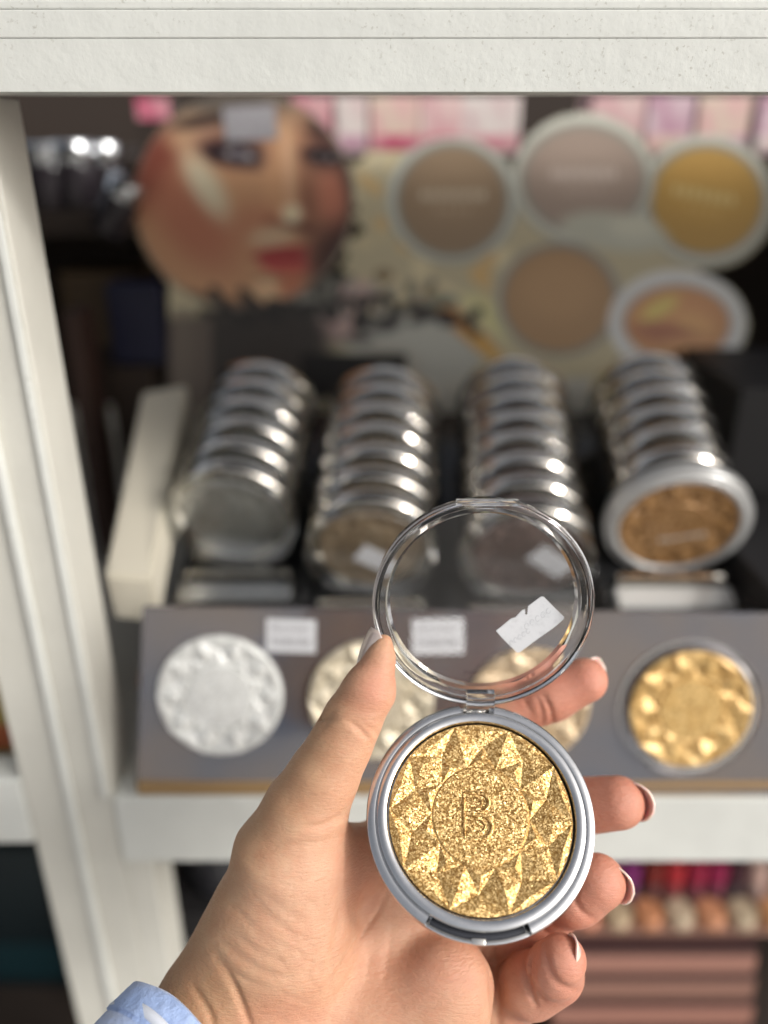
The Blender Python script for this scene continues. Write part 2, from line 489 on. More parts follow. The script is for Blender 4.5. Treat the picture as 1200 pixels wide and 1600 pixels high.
rcs = lathe_mesh('clasp_recess', [(31.95, -6.0), (33.7, -6.0), (33.7, -4.5), (31.95, -4.5)], 360, None, True)  # dark strip standing in for the dark reflection inside the notch
bm = bmesh.new(); bm.from_mesh(rcs)
bmesh.ops.delete(bm, geom=[v for v in bm.verts if not (NOTCH_A + 0.01 < math.atan2(v.co.y, v.co.x) < NOTCH_B - 0.01)], context='VERTS')
for v in bm.verts: v.co *= mm
bm.to_mesh(rcs); bm.free()
link('clasp_recess', rcs, mat('dark_recess_plastic', (0.03, 0.032, 0.04), 0.25), held, True)
# clasp tab in the front notch, hinge barrel at the back
bm = bmesh.new(); box_bm(bm, -2.0 * mm, 2.0 * mm, -0.9 * mm, 0.9 * mm, -1.3 * mm, 0.9 * mm, 0.25 * mm)
link('clasp_tab', from_bm(bm, 'clasp_tab'), M_CHROME, held, True, Matrix.Rotation(R(-3.0), 4, 'Z') @ Matrix.Translation((0, -34.2 * mm, -4.4 * mm)))
bm = bmesh.new()
bmesh.ops.create_cone(bm, cap_ends=True, segments=20, radius1=1.0 * mm, radius2=1.0 * mm, depth=9.2 * mm)
HX = 0.5 * mm
link('hinge_pin', from_bm(bm, 'hinge_pin'), M_CHROME, held, True, Matrix.Translation((HX, 33.4 * mm, -3.8 * mm)) @ Matrix.Rotation(R(90), 4, 'Y'))

# lid: shallow clear cup standing up from the hinge
TL = 17.0
H_C = F_BASE_C @ Vector((HX, 33.0 * mm, -2.0 * mm))
nl = Vector((-0.02, -math.sin(R(TL)), math.cos(R(TL))))
ul = Vector((0.0, math.cos(R(TL)), math.sin(R(TL))))
F_LID_C = cam_frame(H_C + ul * 36.0 * mm + Vector((0.6 * mm, 0, 0)), Vector((1, 0.0, 0)), nl)
lid_prof = [(0.0, -7.4), (30.0, -7.4), (33.2, -7.2), (34.3, -6.7), (34.8, -5.6), (35.0, -2.2), (34.5, -1.9), (34.4, -0.2), (34.1, 0.0), (33.0, 0.0), (32.8, -0.2), (32.6, -2.0), (30.9, -2.4), (30.3, -5.2), (29.4, -5.9), (0.0, -5.9)]
me = lathe_mesh('lid', lid_prof, 256, None, closed=False)
for v in me.vertices: v.co *= mm
smooth_by_angle(me, 24)
L_IN_BASE = F_BASE_C.inverted() @ F_LID_C
lid_o = link('lid', me, M_GLASS, held, False, L_IN_BASE)
bm = bmesh.new()
box_bm(bm, -4.5 * mm, 4.5 * mm, -39.3 * mm, -29.0 * mm, -1.0 * mm, 1.9 * mm, 0.2 * mm)
link('hinge_tab', from_bm(bm, 'hinge_tab'), M_GLASS, lid_o, False, Matrix.Translation((0, 0, 0)))
bm = bmesh.new()
bmesh.ops.create_cone(bm, cap_ends=True, segments=20, radius1=1.5 * mm, radius2=1.5 * mm, depth=9.0 * mm)
link('hinge_barrel', from_bm(bm, 'hinge_barrel'), M_GLASS, lid_o, True, Matrix.Translation((0, -37.6 * mm, -1.2 * mm)) @ Matrix.Rotation(R(90), 4, 'Y'))
bm = bmesh.new(); box_bm(bm, -9.5 * mm, 9.5 * mm, 33.6 * mm, 35.3 * mm, -1.6 * mm, 1.3 * mm, 0.4 * mm)
link('clasp_lip', from_bm(bm, 'clasp_lip'), M_GLASS, lid_o, False)
bm = bmesh.new(); box_bm(bm, -3.1 * mm, 3.1 * mm, 32.2 * mm, 33.3 * mm, -1.4 * mm, 0.9 * mm, 0.3 * mm)
link('clasp_hook', from_bm(bm, 'clasp_hook'), M_GLASS, lid_o, False, Matrix.Translation((-0.8 * mm, 0.3 * mm, 0)))

# sticker on the inside face of the lid window
lp0 = MCAM @ (F_LID_C @ Vector((0, 0, -5.8 * mm)))
lnn = (MC @ nl).normalized()
out = [(775, 985.5), (799, 966), (805, 964.5), (816, 953), (820.5, 952), (820.5, 960.2), (823.8, 960.2), (825, 947), (845, 932.3), (849.5, 932.3), (864, 947), (881.5, 964), (880.5, 967.5), (866, 980), (843, 996), (812, 1019), (808, 1019.5), (797, 1009), (784, 996)]
Finv = (MCAM @ F_LID_C).inverted()
pts = [Finv @ on_plane(x, y, lp0, lnn) for x, y in out]
bm = bmesh.new()
f = bm.faces.new([bm.verts.new((p.x, p.y, -5.86 * mm)) for p in pts])
ex = bmesh.ops.extrude_face_region(bm, geom=[f])
for v in [e for e in ex['geom'] if isinstance(e, bmesh.types.BMVert)]: v.co.z += 0.16 * mm
bmesh.ops.recalc_face_normals(bm, faces=bm.faces)
bmesh.ops.triangulate(bm, faces=bm.faces)
sticker = link('price_sticker', from_bm(bm, 'price_sticker'), M_STICKER, lid_o)
inkm = mat('faint_stamped_ink', (0.47, 0.485, 0.515), 0.7)
def ghost(cx, cy, w, hgt, rot):
    # a worn, unreadable row of round stamped figures
    for k in range(5):
        t_ = (k - 2) / 5 * w
        c0 = Finv @ on_plane(cx + t_ * math.cos(rot), cy + t_ * math.sin(rot), lp0, lnn)
        pts_ = [(c0.x + hgt * 0.33 * math.cos(a_), c0.y + hgt * 0.5 * math.sin(a_), -5.68 * mm) for a_ in np.linspace(0.3 * k, 0.3 * k + 5.2, 12)]
        link('stamped_figure', tube_mesh('stamped_figure', pts_, 0.13 * mm, 4, 0.3), inkm, sticker)
sticker['label'] = 'white notched price sticker inside the lid'

ghost(840, 966, 52, 2.0 * mm, R(-35)); ghost(812, 995, 40, 1.7 * mm, R(-35))

# ------------------------------------------------------------------ hand: signed distance field -> surface nets
H = 0.00075
def C3(px, py, d): return np.array(tuple(cs(px, py, d)), dtype=np.float64)
bmin = np.array([-0.112, -0.190, -0.325]); bmax = np.array([0.092, -0.030, -0.205])
dim = np.ceil((bmax - bmin) / H).astype(int)
ax = [bmin[i] + H * np.arange(dim[i]) for i in range(3)]
def region(lo, hi):
    s = []
    for i in range(3):
        a = int(max(0, math.floor((lo[i] - bmin[i]) / H))); b_ = int(min(dim[i], math.ceil((hi[i] - bmin[i]) / H)))
        s.append(slice(a, max(a, b_)))
    return tuple(s)
def grid(s):
    return np.meshgrid(ax[0][s[0]], ax[1][s[1]], ax[2][s[2]], indexing='ij', sparse=True)
BIG = 0.02
def new_field(): return np.full(dim, BIG, dtype=np.float32)
def smin(a, b_, k):
    h = np.clip(0.5 + 0.5 * (b_ - a) / k, 0, 1)
    return b_ * (1 - h) + a * h - k * h * (1 - h)
def capsule(F, a, b_, ra, rb, k, sq=None):
    """round cone from a to b blended into field F; sq=(axis, factor) squashes distances along an axis"""
    rr_ = max(ra, rb) + BIG
    s = region(np.minimum(a, b_) - rr_, np.maximum(a, b_) + rr_)
    X, Y, Z = grid(s)
    ba = b_ - a; L2 = float(ba @ ba) + 1e-12
    px, py, pz = X - a[0], Y - a[1], Z - a[2]
    t = np.clip((px * ba[0] + py * ba[1] + pz * ba[2]) / L2, 0, 1)
    dx, dy, dz = px - t * ba[0], py - t * ba[1], pz - t * ba[2]
    d2 = dx * dx + dy * dy + dz * dz
    if sq is not None:
        u, fct = sq
        pr = dx * u[0] + dy * u[1] + dz * u[2]
        d2 = d2 + (fct * fct - 1) * pr * pr
    d = (np.sqrt(d2) - (ra + (rb - ra) * t)).astype(np.float32)
    F[s] = smin(F[s], d, k) if k > 0 else np.minimum(F[s], d)
def chain(pts, k, sq=None):
    F = new_field()
    for (p, r), (q, r2) in zip(pts[:-1], pts[1:]):
        capsule(F, p, q, r, r2, k, sq)
    return F
def J(px, py, d, rpx): return (C3(px, py, d), rpx * d / FPX)

ZN = np.array([0, 0, 1.0])
palm = new_field()
wrist = C3(395, 1640, 0.270)
# forearm / wrist
capsule(palm, C3(415, 1600, 0.274), C3(205, 1800, 0.246), 130 * .27 / FPX, 150 * .25 / FPX, 0.004, (ZN, 1.35))
capsule(palm, C3(400, 1600, 0.272), C3(560, 1600, 0.275), 120 * .27 / FPX, 110 * .27 / FPX, 0.012, (ZN, 1.45))
# metacarpal slab
for mx, my, md, r0, r1 in ((625, 1330, 0.288, 95, 62), (690, 1370, 0.289, 100, 62), (708, 1430, 0.287, 100, 52), (700, 1520, 0.281, 100, 54)):
    capsule(palm, C3(500, 1560, 0.279), C3(mx, my, md), r0 * .27 / FPX, r1 * .28 / FPX, 0.010, (ZN, 1.5))
# hypothenar (little-finger side heel)
capsule(palm, C3(560, 1640, 0.272), C3(696, 1545, 0.270), 100 * .27 / FPX, 68 * .27 / FPX, 0.007, (ZN, 1.3))
capsule(palm, C3(696, 1540, 0.270), C3(694, 1640, 0.268), 67 * .27 / FPX, 70 * .268 / FPX, 0.007, (ZN, 1.2))
# thenar eminence
capsule(palm, C3(440, 1470, 0.268), C3(470, 1345, 0.265), 104 * .27 / FPX, 80 * .265 / FPX, 0.010, (ZN, 1.12))
capsule(palm, C3(350, 1560, 0.270), C3(430, 1440, 0.268), 84 * .27 / FPX, 96 * .265 / FPX, 0.014, (ZN, 1.2))
# web towards index
capsule(palm, C3(500, 1345, 0.270), C3(610, 1330, 0.284), 56 * .27 / FPX, 42 * .28 / FPX, 0.009)
thumb = chain([J(448, 1335, 0.264, 84), J(478, 1266, 0.261, 62), J(506, 1212, 0.258, 51), J(533, 1162, 0.2565, 44), J(552, 1122, 0.2555, 43.5)], 0.005)
capsule(thumb, C3(552, 1122, 0.2555), C3(577, 1078, 0.2545), 43.5 * .2555 / FPX, 38.5 * .2545 / FPX, 0.003)
capsule(thumb, C3(577, 1078, 0.2545), C3(594, 1030, 0.2545), 38.5 * .2545 / FPX, 22 * .2545 / FPX, 0.004)
capsule(thumb, C3(594, 1030, 0.2545), C3(600, 1004, 0.2550), 22 * .255 / FPX, 13.5 * .255 / FPX, 0.003)
F = smin(palm, thumb, 0.006)
index = chain([J(640, 1300, 0.292, 56), J(700, 1190, 0.303, 50), J(790, 1112, 0.301, 43), J(860, 1083, 0.296, 41), J(914, 1063, 0.292, 35)], 0.004)
middle = chain([J(690, 1330, 0.294, 56), J(790, 1288, 0.303, 50), J(880, 1262, 0.294, 45), J(966, 1254, 0.283, 41)], 0.004)
ring = chain([J(680, 1405, 0.294, 48), J(770, 1453, 0.297, 43), J(864, 1420, 0.287, 40)], 0.004)
capsule(ring, C3(864, 1420, 0.287), C3(900, 1397, 0.279), 40 * .287 / FPX, 42 * .279 / FPX, 0.0015)
capsule(ring, C3(900, 1400, 0.277), C3(934, 1378, 0.273), 45 * .277 / FPX, 43 * .273 / FPX, 0.004)
little = chain([J(670, 1585, 0.294, 58), J(772, 1560, 0.293, 51), J(828, 1540, 0.284, 47)], 0.006)
capsule(little, C3(830, 1540, 0.279), C3(868, 1522, 0.273), 50 * .279 / FPX, 45 * .273 / FPX, 0.002)
capsule(little, C3(868, 1512, 0.268), C3(877, 1500, 0.264), 45 * .268 / FPX, 39 * .264 / FPX, 0.0015)
fing = smin(index, middle, 0.0012)
fing = smin(fing, ring, 0.0012)
fing = smin(fing, little, 0.0012)
F = smin(F, fing, 0.0028)
del palm, thumb, index, middle, ring, little, fing
# press the compact into the hand
s = region(np.array(tuple(O_BASE)) - 0.045, np.array(tuple(O_BASE)) + 0.045)
X, Y, Z = grid(s)
fi = np.array(F_BASE_C.inverted())
lx = fi[0, 0] * X + fi[0, 1] * Y + fi[0, 2] * Z + fi[0, 3]
ly = fi[1, 0] * X + fi[1, 1] * Y + fi[1, 2] * Z + fi[1, 3]
lz = fi[2, 0] * X + fi[2, 1] * Y + fi[2, 2] * Z + fi[2, 3]
rad_ = np.sqrt(lx * lx + ly * ly) - 0.0352
cyl = np.maximum(rad_, -0.0104 - lz)           # open upwards: everything in front of the compact is cleared
cyl = cyl.astype(np.float32)
F[s] = np.maximum(F[s], -cyl)

def surface_nets(F):
    S = F < 0
    nx, ny, nz = F.shape
    corner = [(i, j, k) for i in (0, 1) for j in (0, 1) for k in (0, 1)]
    cnt = np.zeros((nx - 1, ny - 1, nz - 1), np.int8)
    for i, j, k in corner:
        cnt += S[i:nx - 1 + i, j:ny - 1 + j, k:nz - 1 + k]
    act = (cnt > 0) & (cnt < 8)
    I, Jy, K = np.nonzero(act)
    idx = np.full(act.shape, -1, np.int32); idx[I, Jy, K] = np.arange(len(I))
    acc = np.zeros((len(I), 3)); n = np.zeros(len(I))
    for a in range(3):
        for u in (0, 1):
            for v in (0, 1):
                o0 = [0, 0, 0]; oth = [q for q in range(3) if q != a]
                o0[oth[0]] = u; o0[oth[1]] = v
                o1 = list(o0); o1[a] = 1
                f0 = F[I + o0[0], Jy + o0[1], K + o0[2]]; f1 = F[I + o1[0], Jy + o1[1], K + o1[2]]
                m = (f0 < 0) != (f1 < 0)
                t = f0[m] / (f0[m] - f1[m])
                p = np.zeros((m.sum(), 3)); p += np.array(o0); p[:, a] += t
                acc[m] += p; n[m] += 1
    V = acc / n[:, None] + np.stack([I, Jy, K], 1)
    V = V * H + bmin
    quads = []
    for a in range(3):
        b1, c1 = (a + 1) % 3, (a + 2) % 3
        sl0 = [slice(None)] * 3; sl1 = [slice(None)] * 3
        sl0[a] = slice(0, -1); sl1[a] = slice(1, None)
        e = S[tuple(sl0)] != S[tuple(sl1)]
        idxs = np.stack(np.nonzero(e), 1)
        ok = (idxs[:, b1] > 0) & (idxs[:, c1] > 0) & (idxs[:, b1] < F.shape[b1] - 1) & (idxs[:, c1] < F.shape[c1] - 1)
        idxs = idxs[ok]
        inside0 = S[tuple(idxs.T)]
        def cell(db, dc):
            q = idxs.copy(); q[:, b1] -= db; q[:, c1] -= dc
            return idx[tuple(q.T)]
        A, B_, C_, D_ = cell(0, 0), cell(1, 0), cell(1, 1), cell(0, 1)
        q = np.stack([A, B_, C_, D_], 1)
        q[~inside0] = q[~inside0][:, ::-1]
        quads.append(q)
    return V, np.concatenate(quads)
V, Q = surface_nets(F)
del F
def np_mesh(name, V, Q):
    me = bpy.data.meshes.new(name)
    me.vertices.add(len(V)); me.vertices.foreach_set('co', V.astype(np.float32).ravel())
    me.loops.add(Q.size); me.loops.foreach_set('vertex_index', Q.astype(np.int32).ravel())
    me.polygons.add(len(Q)); me.polygons.foreach_set('loop_start', np.arange(0, Q.size, 4, dtype=np.int32))
    me.polygons.foreach_set('loop_total', np.full(len(Q), 4, dtype=np.int32))
    me.update(calc_edges=True); me.validate()
    return me
def vnormals(V, Q):
    n = np.cross(V[Q[:, 2]] - V[Q[:, 0]], V[Q[:, 3]] - V[Q[:, 1]])
    out = np.zeros_like(V)
    for i in range(4): np.add.at(out, Q[:, i], n)
    return out / (np.linalg.norm(out, axis=1, keepdims=True) + 1e-12)
def relax(V, Q, it):
    e = np.concatenate([Q[:, [0, 1]], Q[:, [1, 2]], Q[:, [2, 3]], Q[:, [3, 0]]])
    deg = np.bincount(e[:, 0], minlength=len(V)).astype(float)
    for _ in range(it):
        s_ = np.stack([np.bincount(e[:, 0], weights=V[e[:, 1], i], minlength=len(V)) for i in range(3)], 1)
        V = 0.5 * V + 0.5 * s_ / deg[:, None]
    return V
# keep the largest winding consistent: outward normals
V = relax(V, Q, 3)
Nn = vnormals(V, Q)
cen = V.mean(0)
if ((V - cen) * Nn).sum() < 0:
    Q = Q[:, ::-1].copy(); Nn = -Nn
# palm and finger creases: real grooves pressed in along lines
px = 600 + V[:, 0] / -V[:, 2] * FPX; py = 800 - V[:, 1] / -V[:, 2] * FPX; dd = -V[:, 2]
facing = Nn[:, 2] > 0.05
disp = np.zeros(len(V))
def crease(pts, width, depth, dmin=0.0, dmax=1.0, taper=True):
    pts = np.array(pts, float)
    # smooth by catmull
    out_ = []
    n = len(pts)
    for i in range(n - 1):
        p0 = pts[max(i - 1, 0)]; p1 = pts[i]; p2 = pts[i + 1]; p3 = pts[min(i + 2, n - 1)]
        for t in np.linspace(0, 1, 12, endpoint=False):
            out_.append(0.5 * ((2 * p1) + (-p0 + p2) * t + (2 * p0 - 5 * p1 + 4 * p2 - p3) * t * t + (-p0 + 3 * p1 - 3 * p2 + p3) * t ** 3))
    out_.append(pts[-1]); P_ = np.array(out_)
    m = facing & (px > P_[:, 0].min() - 20) & (px < P_[:, 0].max() + 20) & (py > P_[:, 1].min() - 20) & (py < P_[:, 1].max() + 20) & (dd > dmin) & (dd < dmax)
    ii = np.nonzero(m)[0]
    if not len(ii): return
    best = np.full(len(ii), 1e9); bt = np.zeros(len(ii))
    for k in range(len(P_) - 1):
        a, b_ = P_[k], P_[k + 1]
        ba = b_ - a; l2 = ba @ ba + 1e-9
        t = np.clip(((px[ii] - a[0]) * ba[0] + (py[ii] - a[1]) * ba[1]) / l2, 0, 1)
        d = np.hypot(px[ii] - a[0] - t * ba[0], py[ii] - a[1] - t * ba[1])
        u = d < best
        best[u] = d[u]; bt[u] = (k + t[u]) / (len(P_) - 1)
    tp = np.sin(np.clip(bt, 0.04, 0.96) * PI) ** 0.5 if taper else 1.0
    np.minimum.at(disp, ii, -depth * mm * tp * np.exp(-(best / width) ** 2) + 0 * best) if False else None
    disp[ii] -= 1.8 * depth * mm * tp * np.exp(-(best / width) ** 2)
crease([(606, 1392), (590, 1425), (566, 1460), (540, 1500), (512, 1545)], 4.5, 0.45)
crease([(528, 1370), (531, 1420), (524, 1470), (512, 1530)], 6, 0.30)
crease([(615, 1440), (606, 1490), (600, 1540)], 6, 0.18)
crease([(337, 1500), (365, 1540), (385, 1590), (398, 1620)], 6, 0.7)
crease([(300, 1540), (325, 1580), (335, 1610)], 6, 0.5)
crease([(345, 1470), (380, 1500), (415, 1520), (450, 1528)], 6, 0.25)
crease([(360, 1455), (400, 1485), (440, 1505)], 6, 0.22)
crease([(330, 1480), (372, 1525), (420, 1545)], 6, 0.22)
crease([(395, 1418), (430, 1440), (468, 1470)], 6, 0.2)
crease([(410, 1400), (450, 1425), (480, 1445)], 6, 0.16)
crease([(395, 1325), (440, 1322), (490, 1318), (520, 1312)], 6, 0.25)
crease([(470, 1292), (505, 1290), (538, 1272)], 6, 0.4)
crease([(545, 1127), (565, 1143), (578, 1158)], 5, 0.5)
crease([(555, 1120), (580, 1140), (598, 1152)], 4, 0.22)
crease([(488, 1122), (506, 1122), (520, 1112)], 5, 0.6)
crease([(500, 1138), (514, 1126), (530, 1120)], 4, 0.3)
crease([(846, 1084), (858, 1104), (864, 1132)], 4, 0.45)
crease([(838, 1086), (846, 1108), (848, 1132)], 4, 0.28)
crease([(818, 1092), (828, 1112)], 4, 0.2)
crease([(826, 1488), (822, 1530), (838, 1572)], 5, 0.9)
crease([(834, 1486), (832, 1530), (850, 1566)], 5, 0.45)
crease([(850, 1478), (856, 1510), (872, 1538), (900, 1548)], 6, 0.6)
crease([(902, 1384), (898, 1404), (908, 1424), (926, 1436)], 5, 0.5)
crease([(840, 1440), (850, 1455), (866, 1464)], 5, 0.35)
crease([(775, 1476), (774, 1530), (778, 1600)], 8, 0.9)
for _ in range(26):    # faint skin lines across the thenar and wrist
    x0 = rng.uniform(330, 600); y0 = rng.uniform(1380, 1590)
    a = rng.uniform(0.3, 0.9) if x0 < 480 else rng.uniform(1.2, 2.1)
    l_ = rng.uniform(20, 60)
    crease([(x0, y0), (x0 + l_ * math.cos(a) / 2 + rng.uniform(-3, 3), y0 + l_ * math.sin(a) / 2), (x0 + l_ * math.cos(a), y0 + l_ * math.sin(a))], 4, 0.09)
V = V + Nn * disp[:, None]
# skin tone by place on the hand
def sblob(cx, cy, rx, ry, rot=0.0):
    c, s_ = math.cos(R(rot)), math.sin(R(rot))
    x = (px - cx) * c + (py - cy) * s_; y = -(px - cx) * s_ + (py - cy) * c
    return np.exp(-((x / rx) ** 2 + (y / ry) ** 2))
tan_ = np.array([0.52, 0.315, 0.175]); pal = np.array([0.61, 0.352, 0.225]); red = np.array([0.60, 0.255, 0.18]); pale = np.array([0.67, 0.435, 0.295])
col = np.tile(pal, (len(V), 1))
def lay(c, w):
    global col
    w = np.clip(w, 0, 1)[:, None]; col = col * (1 - w) + c * w
edge_t = np.clip(((405 - px) + (py - 1400) * -0.55) / 90 + 0.4, 0, 1)
lay(tan_, np.clip(edge_t, 0, 1) * 0.8)
lay(tan_, sblob(330, 1560, 110, 110) * 0.9)
lay(tan_, sblob(470, 1215, 60, 110, 35) * 0.35)
lay(red, sblob(585, 1070, 42, 60, 15) * 0.55)
lay(red, np.clip((px - 770) / 40, 0, 1) * 0.78)
lay(red, sblob(560, 1375, 40, 60) * 0.45)
lay(red, sblob(690, 1500, 90, 70) * 0.35)
lay(red, sblob(440, 1590, 90, 35) * 0.3)
lay(red, sblob(905, 1065, 60, 30) * 0.5)
lay(pale, sblob(480, 1380, 70, 60) * 0.55)
lay(pale, sblob(640, 1480, 60, 40) * 0.3)
lay(pale, sblob(420, 1490, 70, 60) * 0.2)
lay(pale, sblob(815, 1560, 40, 40) * 0.4)
Vw = (np.array(MC) @ V.T).T + np.array(CAM)
me = np_mesh('hand', V, Q)
WRIST = C3(395, 1640, 0.270)
nv = len(me.vertices)
me.vertices.foreach_set('co', (V - WRIST).astype(np.float32).ravel())
ca = me.color_attributes.new('skin', 'FLOAT_COLOR', 'POINT')
ca.data.foreach_set('color', np.concatenate([col, np.ones((len(col), 1))], 1).astype(np.float32).ravel())
M_SKIN = mat('skin', (0.6, 0.36, 0.24), 0.45, 0.0, Subsurface_Weight=0.25, Subsurface_Scale=0.0012)
N, L, b = nodes(M_SKIN)
b.inputs['Subsurface Radius'].default_value = (1.0, 0.35, 0.2)
at = N.new('ShaderNodeAttribute'); at.attribute_name = 'skin'
tc = N.new('ShaderNodeTexCoord'); o = tc.outputs['Object']
mt = noise_node(N, L, 130, 5, 0.65, o)
mr = ramp(N, L, mt.outputs['Fac'], [(0.3, (0.88, 0.74, 0.70)), (0.7, (1.0, 1.0, 1.0))])
L.new(mixc(N, L, 0.75, at.outputs['Color'], mr.outputs[0], 'MULTIPLY'), b.inputs['Base Color'])
mp = N.new('ShaderNodeMapping'); L.new(o, mp.inputs[0])
mp.inputs['Rotation'].default_value = (0, 0, R(35)); mp.inputs['Scale'].default_value = (1, 3.2, 1)
vf = N.new('ShaderNodeTexVoronoi'); vf.feature = 'DISTANCE_TO_EDGE'; vf.inputs['Scale'].default_value = 600
L.new(mp.outputs[0], vf.inputs['Vector'])
vr = ramp(N, L, vf.outputs['Distance'], [(0.0, (0, 0, 0)), (0.12, (1, 1, 1))])
b1 = bump(N, L, vr.outputs[0], 0.22, 0.00018, None)
n3 = noise_node(N, L, 420, 4, 0.65, mp.outputs[0])
b2 = bump(N, L, n3.outputs['Fac'], 0.55, 0.0009, None, b1)
n4 = noise_node(N, L, 1500, 3, 0.6, o)
bump(N, L, n4.outputs['Fac'], 0.25, 0.00015, b.inputs['Normal'], b2)
n5 = ramp(N, L, n3.outputs['Fac'], [(0.3, (0.40,) * 3), (0.7, (0.56,) * 3)])
L.new(n5.outputs[0], b.inputs['Roughness'])
MW = MCAM @ Matrix.Translation(Vector(WRIST))
person = empty('person', MW, 'left hand with pale nails and blue cuff, holding the open gold compact', 'person')
hand = link('hand', me, M_SKIN, person, True)

# nails
M_NAIL = mat('pink_beige_nail', (0.86, 0.66, 0.58), 0.20, 0.0, Coat_Weight=0.6, Subsurface_Weight=0.4, Subsurface_Scale=0.001)
M_NAIL_T = mat('sparkly_thumb_nail', (0.66, 0.53, 0.46), 0.25, 0.25, Coat_Weight=0.7)
N, L, b = nodes(M_NAIL_T)
nn = noise_node(N, L, 1800, 3, 0.7)
rr = ramp(N, L, nn.outputs['Fac'], [(0.35, (0.52, 0.38, 0.32)), (0.7, (0.86, 0.76, 0.70))])
L.new(rr.outputs[0], b.inputs['Base Color'])
def nail(base, tip, out_dir, width, bend, m, arc_=62, label=None):
    """curved shell from its root (base) to its free end (tip), domed towards out_dir; camera-space points"""
    base, tip, out_dir = Vector(base), Vector(tip), Vector(out_dir)
    l = tip - base; Ln = l.length; l.normalize()
    n_ = (out_dir - l * out_dir.dot(l)).normalized(); s_ = l.cross(n_)
    rad = width / 2 / math.sin(R(arc_))
    nu, nvv = 14, 14
    top = []; 
    for j in range(nvv + 1):
        v = j / nvv
        wsc = 1.0 if v < 0.6 else math.sqrt(max(0.02, 1 - ((v - 0.6) / 0.42) ** 2))
        wsc *= 0.86 + 0.14 * min(1, v / 0.2)
        for i in range(nu + 1):
            u = (i / nu * 2 - 1)
            a = u * R(arc_) * wsc
            root = 0.10 * (u * u) if v < 0.3 else 0
            top.append(base + l * (Ln * (v + root * (0.3 - v) / 0.3 if v < 0.3 else Ln * 0 + v)) * 1.0 + s_ * rad * math.sin(a) + n_ * (rad * (math.cos(a) - 1) + bend * math.sin(v * PI)))
    bm = bmesh.new()
    inv = Matrix.Translation(Vector(WRIST)).inverted()
    vs = [bm.verts.new(inv @ p) for p in top]
    for j in range(nvv):
        for i in range(nu):
            bm.faces.new((vs[j * (nu + 1) + i], vs[j * (nu + 1) + i + 1], vs[(j + 1) * (nu + 1) + i + 1], vs[(j + 1) * (nu + 1) + i]))
    bmesh.ops.recalc_face_normals(bm, faces=bm.faces)
    o = link('fingernail', from_bm(bm, 'nail'), m, person, True)
    sm = o.modifiers.new('thickness', 'SOLIDIFY'); sm.thickness = 0.0007; sm.offset = 0
    if label: o['label'] = label
    return o
nail(cs(560, 1070, 0.2570), cs(584, 982, 0.2565), (-0.84, 0.24, 0.50), 0.0112, 0.0014, M_NAIL_T, 66, 'beige shimmer thumb nail seen from its side')
nail(cs(903, 1055, 0.2985), cs(942, 1036, 0.2970), (0.30, 0.45, -0.85), 0.0100, 0.0006, M_NAIL)
nail(cs(978, 1252, 0.2915), cs(1019, 1246, 0.2770), (0.66, 0.03, -0.75), 0.0130, 0.0012, M_NAIL)
nail(cs(946, 1366, 0.2815), cs(989, 1384, 0.2680), (0.70, 0.12, -0.70), 0.0128, 0.0012, M_NAIL)
nail(cs(908, 1520, 0.2680), cs(900, 1469, 0.2600), (0.90, 0.06, -0.05), 0.0098, 0.0010, M_NAIL)

# sleeve cuff
M_CLOTH = mat('light_blue_shirt_cloth', (0.27, 0.42, 0.78), 0.85, 0.0, Sheen_Weight=0.3)
N, L, b = nodes(M_CLOTH)
tc = N.new('ShaderNodeTexCoord')
wv = N.new('ShaderNodeTexNoise'); wv.inputs['Scale'].default_value = 2200; L.new(tc.outputs['Object'], wv.inputs['Vector'])
big = noise_node(N, L, 90, 4, 0.6, tc.outputs['Object'])
rr = ramp(N, L, big.outputs['Fac'], [(0.3, (0.30, 0.42, 0.70)), (0.7, (0.40, 0.52, 0.80))])
L.new(rr.outputs[0], b.inputs['Base Color'])
b1 = bump(N, L, wv.outputs['Fac'], 0.5, 0.0003, None)
bump(N, L, big.outputs['Fac'], 0.6, 0.003, b.inputs['Normal'], b1)
M_CLOTH_W = mat('white_shirt_stripe', (0.72, 0.76, 0.84), 0.85)
cen_c = Vector(cs(329, 1655, 0.262))
axd = Vector((-0.56, -0.50, 0.66)).normalized()           # down the forearm, coming towards the camera
def ring_tube(name, prof, m, parent, seg=96, wob=0.0006):
    """prof: (distance along the arm, radius) in metres"""
    z = axd; x = Vector((0, 0, 1)); x = (x - z * x.dot(z)).normalized(); y = z.cross(x)
    verts, faces = [], []
    n = len(prof)
    for k in range(seg):
        a = 2 * PI * k / seg
        for i, (t, r) in enumerate(prof):
            rr_ = r + wob * math.sin(3 * a + i * 0.6) + wob * 0.6 * math.sin(7 * a + 1.3 * i)
            sx = 0.78
            p = cen_c + z * (t + wob * 1.2 * math.sin(4 * a + 1)) + x * math.cos(a) * rr_ * sx + y * math.sin(a) * rr_
            verts.append(p - Vector(WRIST))
    for k in range(seg):
        k2 = (k + 1) % seg
        for i in range(n - 1):
            faces.append((k * n + i, k * n + i + 1, k2 * n + i + 1, k2 * n + i))
    me = bpy.data.meshes.new(name); me.from_pydata(verts, [], faces)
    bm = bmesh.new(); bm.from_mesh(me); bmesh.ops.recalc_face_normals(bm, faces=bm.faces); bm.to_mesh(me); bm.free()
    return link(name, me, m, parent, True)
rc = 0.0335
slv = ring_tube('shirt_sleeve', [(0.004, rc - 0.0022), (0.0006, rc - 0.0018), (-0.0002, rc - 0.0006), (0.0006, rc + 0.0004), (0.003, rc + 0.0008), (0.010, rc + 0.0012), (0.0102, rc + 0.0004), (0.0115, rc + 0.0004), (0.0118, rc + 0.0014), (0.05, rc + 0.004)], M_CLOTH, person)
